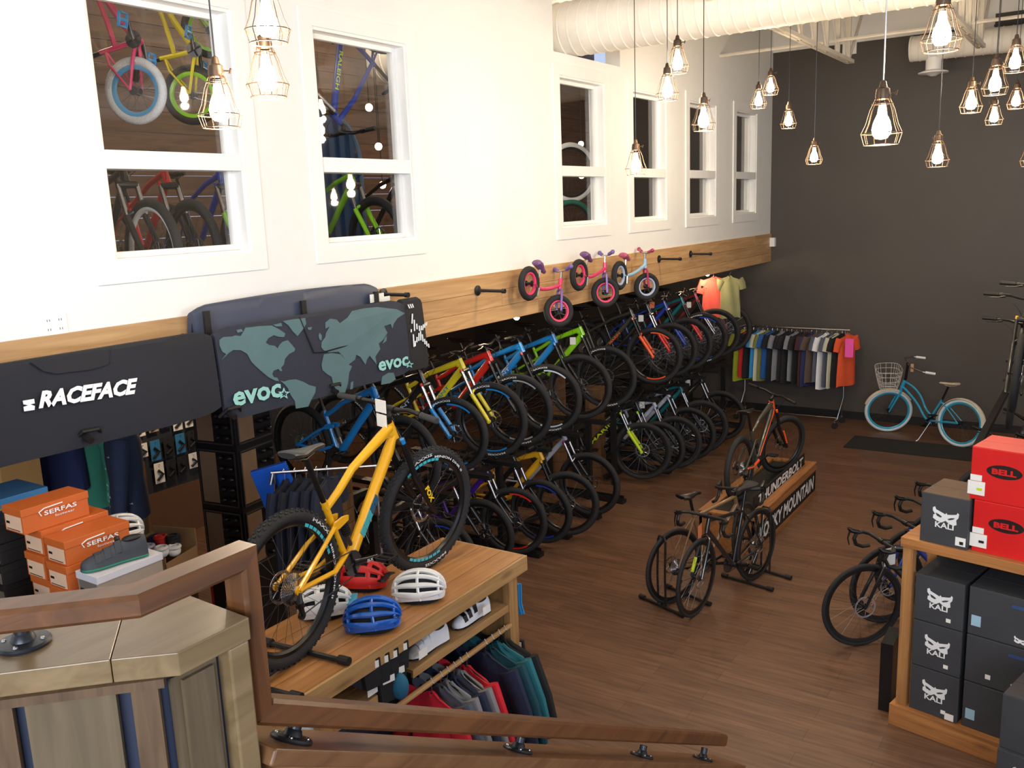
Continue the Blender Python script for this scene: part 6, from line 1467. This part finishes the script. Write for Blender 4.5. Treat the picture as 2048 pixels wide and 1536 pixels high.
# sunglasses display tower
p = at(482, 1000, d=7.2)
tw = thing('sunglasses_tower', 'black revolving display tower with framed panels of sunglasses under the map pad', 'display stand', (p.x, p.y, 0), R_(8))
part('tower_body', MB().box((-.21, -.21, .05), (.21, .21, 2.28)), mat('tower_black', (14, 14, 16), .4), tw, 0); part('base', MB().cyl((0, 0, 0), (0, 0, .05), .26, 28), SATIN, tw)
part('red_edge', MB().box((-.215, -.215, .05), (-.19, -.19, .75)), mat('red_edge', (170, 30, 30), .5), tw, 0)
for zi in range(3):
    z0 = .80 + zi * .5
    for f in range(2):
        M = Matrix.Rotation(f * PI / 2, 4, 'Z')
        fr_ = part('panel_frame', MB().box((-.19, -.222, z0), (.19, -.212, z0 + .012), M).box((-.19, -.222, z0 + .44), (.19, -.212, z0 + .452), M).box((-.19, -.222, z0), (-.18, -.212, z0 + .45), M).box((.18, -.222, z0), (.19, -.212, z0 + .45), M), STEEL, tw, 0)
        part('panel_picture', MB().box((-.175, -.215, z0 + .02), (-.01, -.213, z0 + .43), M), mat('tan_panel', (130, 104, 82), .3), fr_, 0)
        sg_ = MB()
        for k in range(5):
            z = z0 + .06 + k * .085
            for s in (-.045, .045): sg_.ball(M @ V((.09 + s, -.232, z)), 1, 10, 6, (.033, .02, .022))
            sg_.tube([M @ V((.09 - .08, -.23, z + .012)), M @ V((.09 + .08, -.23, z + .012))], .004, 5)
        part('sunglasses', sg_, SATIN, fr_)
# blue board and navy garments on a rail behind the amber bicycle
p = at(556, 982, d=6.4); bb_o = tag(part('blue_sign_board', MB().box((-.13, -.02, -.2), (.13, .02, .2)), mat('strong_blue_card', (20, 90, 200), .4), None, 0), 'bright blue tilted board behind the rear wheel of the amber bicycle', 'board')
bb_o.location = p; bb_o.rotation_euler = (R_(8), R_(-14), R_(35)); bevel(bb_o, .003)
pr_ = thing('shirt_rack', 'low chrome rack of navy clothes behind the amber bicycle', 'clothes rail', (p.x + .30, p.y + .15, 0), R_(40)); zr = p.z + .16
part('top_bar', MB().use(CHROME).tube([(-.35, 0, zr), (.4, 0, zr)], .012, 8), None, pr_)
for x in (-.33, .38): part('upright', MB().use(CHROME).tube([(x, 0, zr), (x, 0, .02)], .012, 8), None, pr_)
part('sign_arm', MB().use(CHROME).tube([(-.34, 0, zr), (-.36, -.02, zr - .08)], .012, 8), None, pr_)
for i in range(5):
    c, s = math.cos(R_(40)), math.sin(R_(40)); x = -.26 + i * .075
    garment('navy garment number %s from the blue board on the low chrome rack' % ['one', 'two', 'three', 'four', 'five', 'six'][i], cloth('ink', (22, 27, 42)) if i % 2 else cloth('ink_blue', (27, 34, 54)), (p.x + .30 + x * c, p.y + .15 + x * s, zr - .075), R_(110), 'navy garments on the low chrome rack', .4, .6, .2, .03, False, i + 40, 'hanging_jersey', 'jersey')
# wooden crates seen between the bicycles
for px, py, d, lb in ((672, 975, 7.6, 'tall cedar crate behind the saddle of the amber bicycle'), (1110, 775, 11.0, 'cedar crate seen through the wheels of the near upper row'), (1190, 790, 11.6, 'cedar crate seen through the wheel of the lime bicycle')):
    p = at(px, py, d=d); t = thing('wooden_crate', lb, 'crate', (p.x, p.y, 0), R_(10), 'cedar crates behind the bicycles')
    b = MB()
    n = int((p.z + .2) / .13)
    for k in range(n): b.box((-.1, -.1, .005 + k * .13), (.1, .1, .13 + k * .13))
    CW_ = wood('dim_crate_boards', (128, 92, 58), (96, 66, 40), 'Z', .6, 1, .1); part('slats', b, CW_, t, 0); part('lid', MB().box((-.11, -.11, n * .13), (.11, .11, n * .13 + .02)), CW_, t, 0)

# ---------------------------------------------------------------- things behind the upper windows
def hang_bike(lb, kind, fm, px, py, x, rim, tirem, rz, pitch, **kw):
    o = bike('childrens_bicycle' if kind == 'kids' else 'mountain_bicycle', lb, kind, fm, (0, 0, 0), rz, pitch=pitch, rim=rim, rimcol=rim, tirem=tirem, group='bicycles behind the upper windows', **kw)
    rh = V((GEO[kind]['rh'][0], 0, GEO[kind]['rh'][1])); Rm = o.rotation_euler.to_matrix()
    o.location = at(px, py, x=x) - Rm @ rh; return o
GT = mat('pale_grey_tire', (200, 202, 204), .7, bump=.6, bscale=120)
hang_bike('pink childrens bicycle with pale tires hanging behind the first window', 'kids', PNK, 272, 182, -.55, mat('blue_rim', (70, 150, 200), .4), GT, R_(25), R_(-80))
hang_bike('lime childrens bicycle with lime rims hanging behind the first window', 'kids', LEM, 385, 190, -.85, LIM, RUBBER, R_(35), R_(-78))
hang_bike('small lime childrens bicycle behind the first window, furthest right', 'kids', LIM, 420, 60, -1.1, LIM, RUBBER, R_(60), R_(-75))
UB = [((250, 500), -.75, BLK, WHITE, 'dark bicycle with white rim low behind the first window'), ((330, 470), -.95, RED, SATIN, 'red framed bicycle low behind the first window'), ((440, 470), -1.1, NAV, SATIN, 'blue framed bicycle low behind the first window'), ((700, 470), -.9, LIM, SATIN, 'lime framed bicycle low behind the second window'), ((790, 470), -1.1, BLK, SATIN, 'black bicycle low behind the second window')]
for (px, py), x, fm, rm, lb in UB:
    o = bike('mountain_bicycle', lb, 'mtb27', fm, (0, 0, 0), R_(-8), rim=rm, rimcol=rm, lower=LIM if fm in (LIM, NAV) else BLK, group='bicycles behind the upper windows')
    p = at(px, py, x=x); place_by_front(o, 'mtb27', (p.x + .3, p.y, 3.30), R_(-8))
hb2 = bike('mountain_bicycle', 'blue bicycle with lime lettering hanging behind the top of the second window', 'mtb27', NAV, (0, 0, 0), R_(80), pitch=R_(150), group='bicycles behind the upper windows', decal=[('RALEIGH', LIMD, 'x', 'bb', 'hb', .3, .035)]); hb2.location = at(650, 70, x=-.6) + V((0, 0, .35))
for c, pos in (('hooks', 0),):
    b = MB().use(IRON).tube([(-.55, -1, 4.98), (-.55, 14, 4.98)], .02, 8).tube([(-1.0, -1, 4.98), (-1.0, 14, 4.98)], .02, 8); tag(part('ceiling_rail', b), 'dark ceiling rails holding bicycles behind the upper windows', 'rail')
# blue corrugated arch panel behind the second window
ca = thing('corrugated_panel', 'blue corrugated metal panel with arched top behind the second window', 'panel', (-1.25, 5.85, 2.95))
b = MB(); n = 28; Wc = .45
for k in range(n):
    y0 = -Wc + 2 * Wc * k / n; y1 = y0 + 2 * Wc / n; ym = (y0 + y1) / 2; zt_ = .98 + math.sqrt(max(0, Wc * Wc - ym * ym)) * 1.05; dx = .03 if k % 4 in (0, 1) else 0
    b.box((dx - .01, y0, .05), (dx, y1, zt_))
    if k % 2 == 0: b.box((-.01, y0 - .002, .05), (.03, y0 + .002, zt_ - .01))
part('corrugated_sheet', b, mat('blue_sheet_metal', (70, 104, 150), .35, .3), ca, 0)
part('arch_trim', MB().tube([(.03, -Wc, .0), (.03, -Wc, 1.0)] + [(.03, -Wc * math.cos(PI * k / 16), 1.0 + Wc * 1.05 * math.sin(PI * k / 16)) for k in range(1, 16)] + [(.03, Wc, 1.0), (.03, Wc, .0)], .02, 6), mat('pale_blue_trim', (120, 150, 186), .4), ca)
# white and green tires behind the third window
for py, m, lb, r in ((345, mat('white_tire', (226, 228, 226), .6), 'wheel with white tire hanging behind the third window', .33), (440, mat('green_tire', (20, 110, 90), .6), 'wheel with green tire standing low behind the third window', .32)):
    p = at(1142, py, x=-.5); p.z = 2.942 + r if 'standing' in lb else p.z; o = thing('spare_wheel', lb, 'wheel', p, R_(62)); part('tire', MB().tube(circ(r - .03, 48), .028, 12, closed=True), m, o); link('rim', rim_mesh(r, .028, SATIN, PLASTIC, STEEL), o)
# price of clear signs: small white lamps inside the upper room
for px, py, x, lb in ((738, 215, -1.2, 'round lamp seen through the second window, upper'), (757, 293, -1.3, 'round lamp seen through the second window, middle'), (765, 370, -1.4, 'round lamp seen through the second window, lowest'), (1162, 288, -1.0, 'small round lamp behind the third window, upper'), (1163, 352, -1.0, 'small round lamp behind the third window, lower')):
    p = at(px, py, x=x); t = thing('globe_lamp', lb, 'lamp', p, 0, 'globe lamps in the upper room'); part('bulb', MB().ball((0, 0, 0), .035, 12, 8), emis('warm_globe', (1, .85, .6), 14), t); part('cord', MB().cyl((0, 0, .03), (0, 0, 6.24 - p.z), .004, 5), IRON, t)
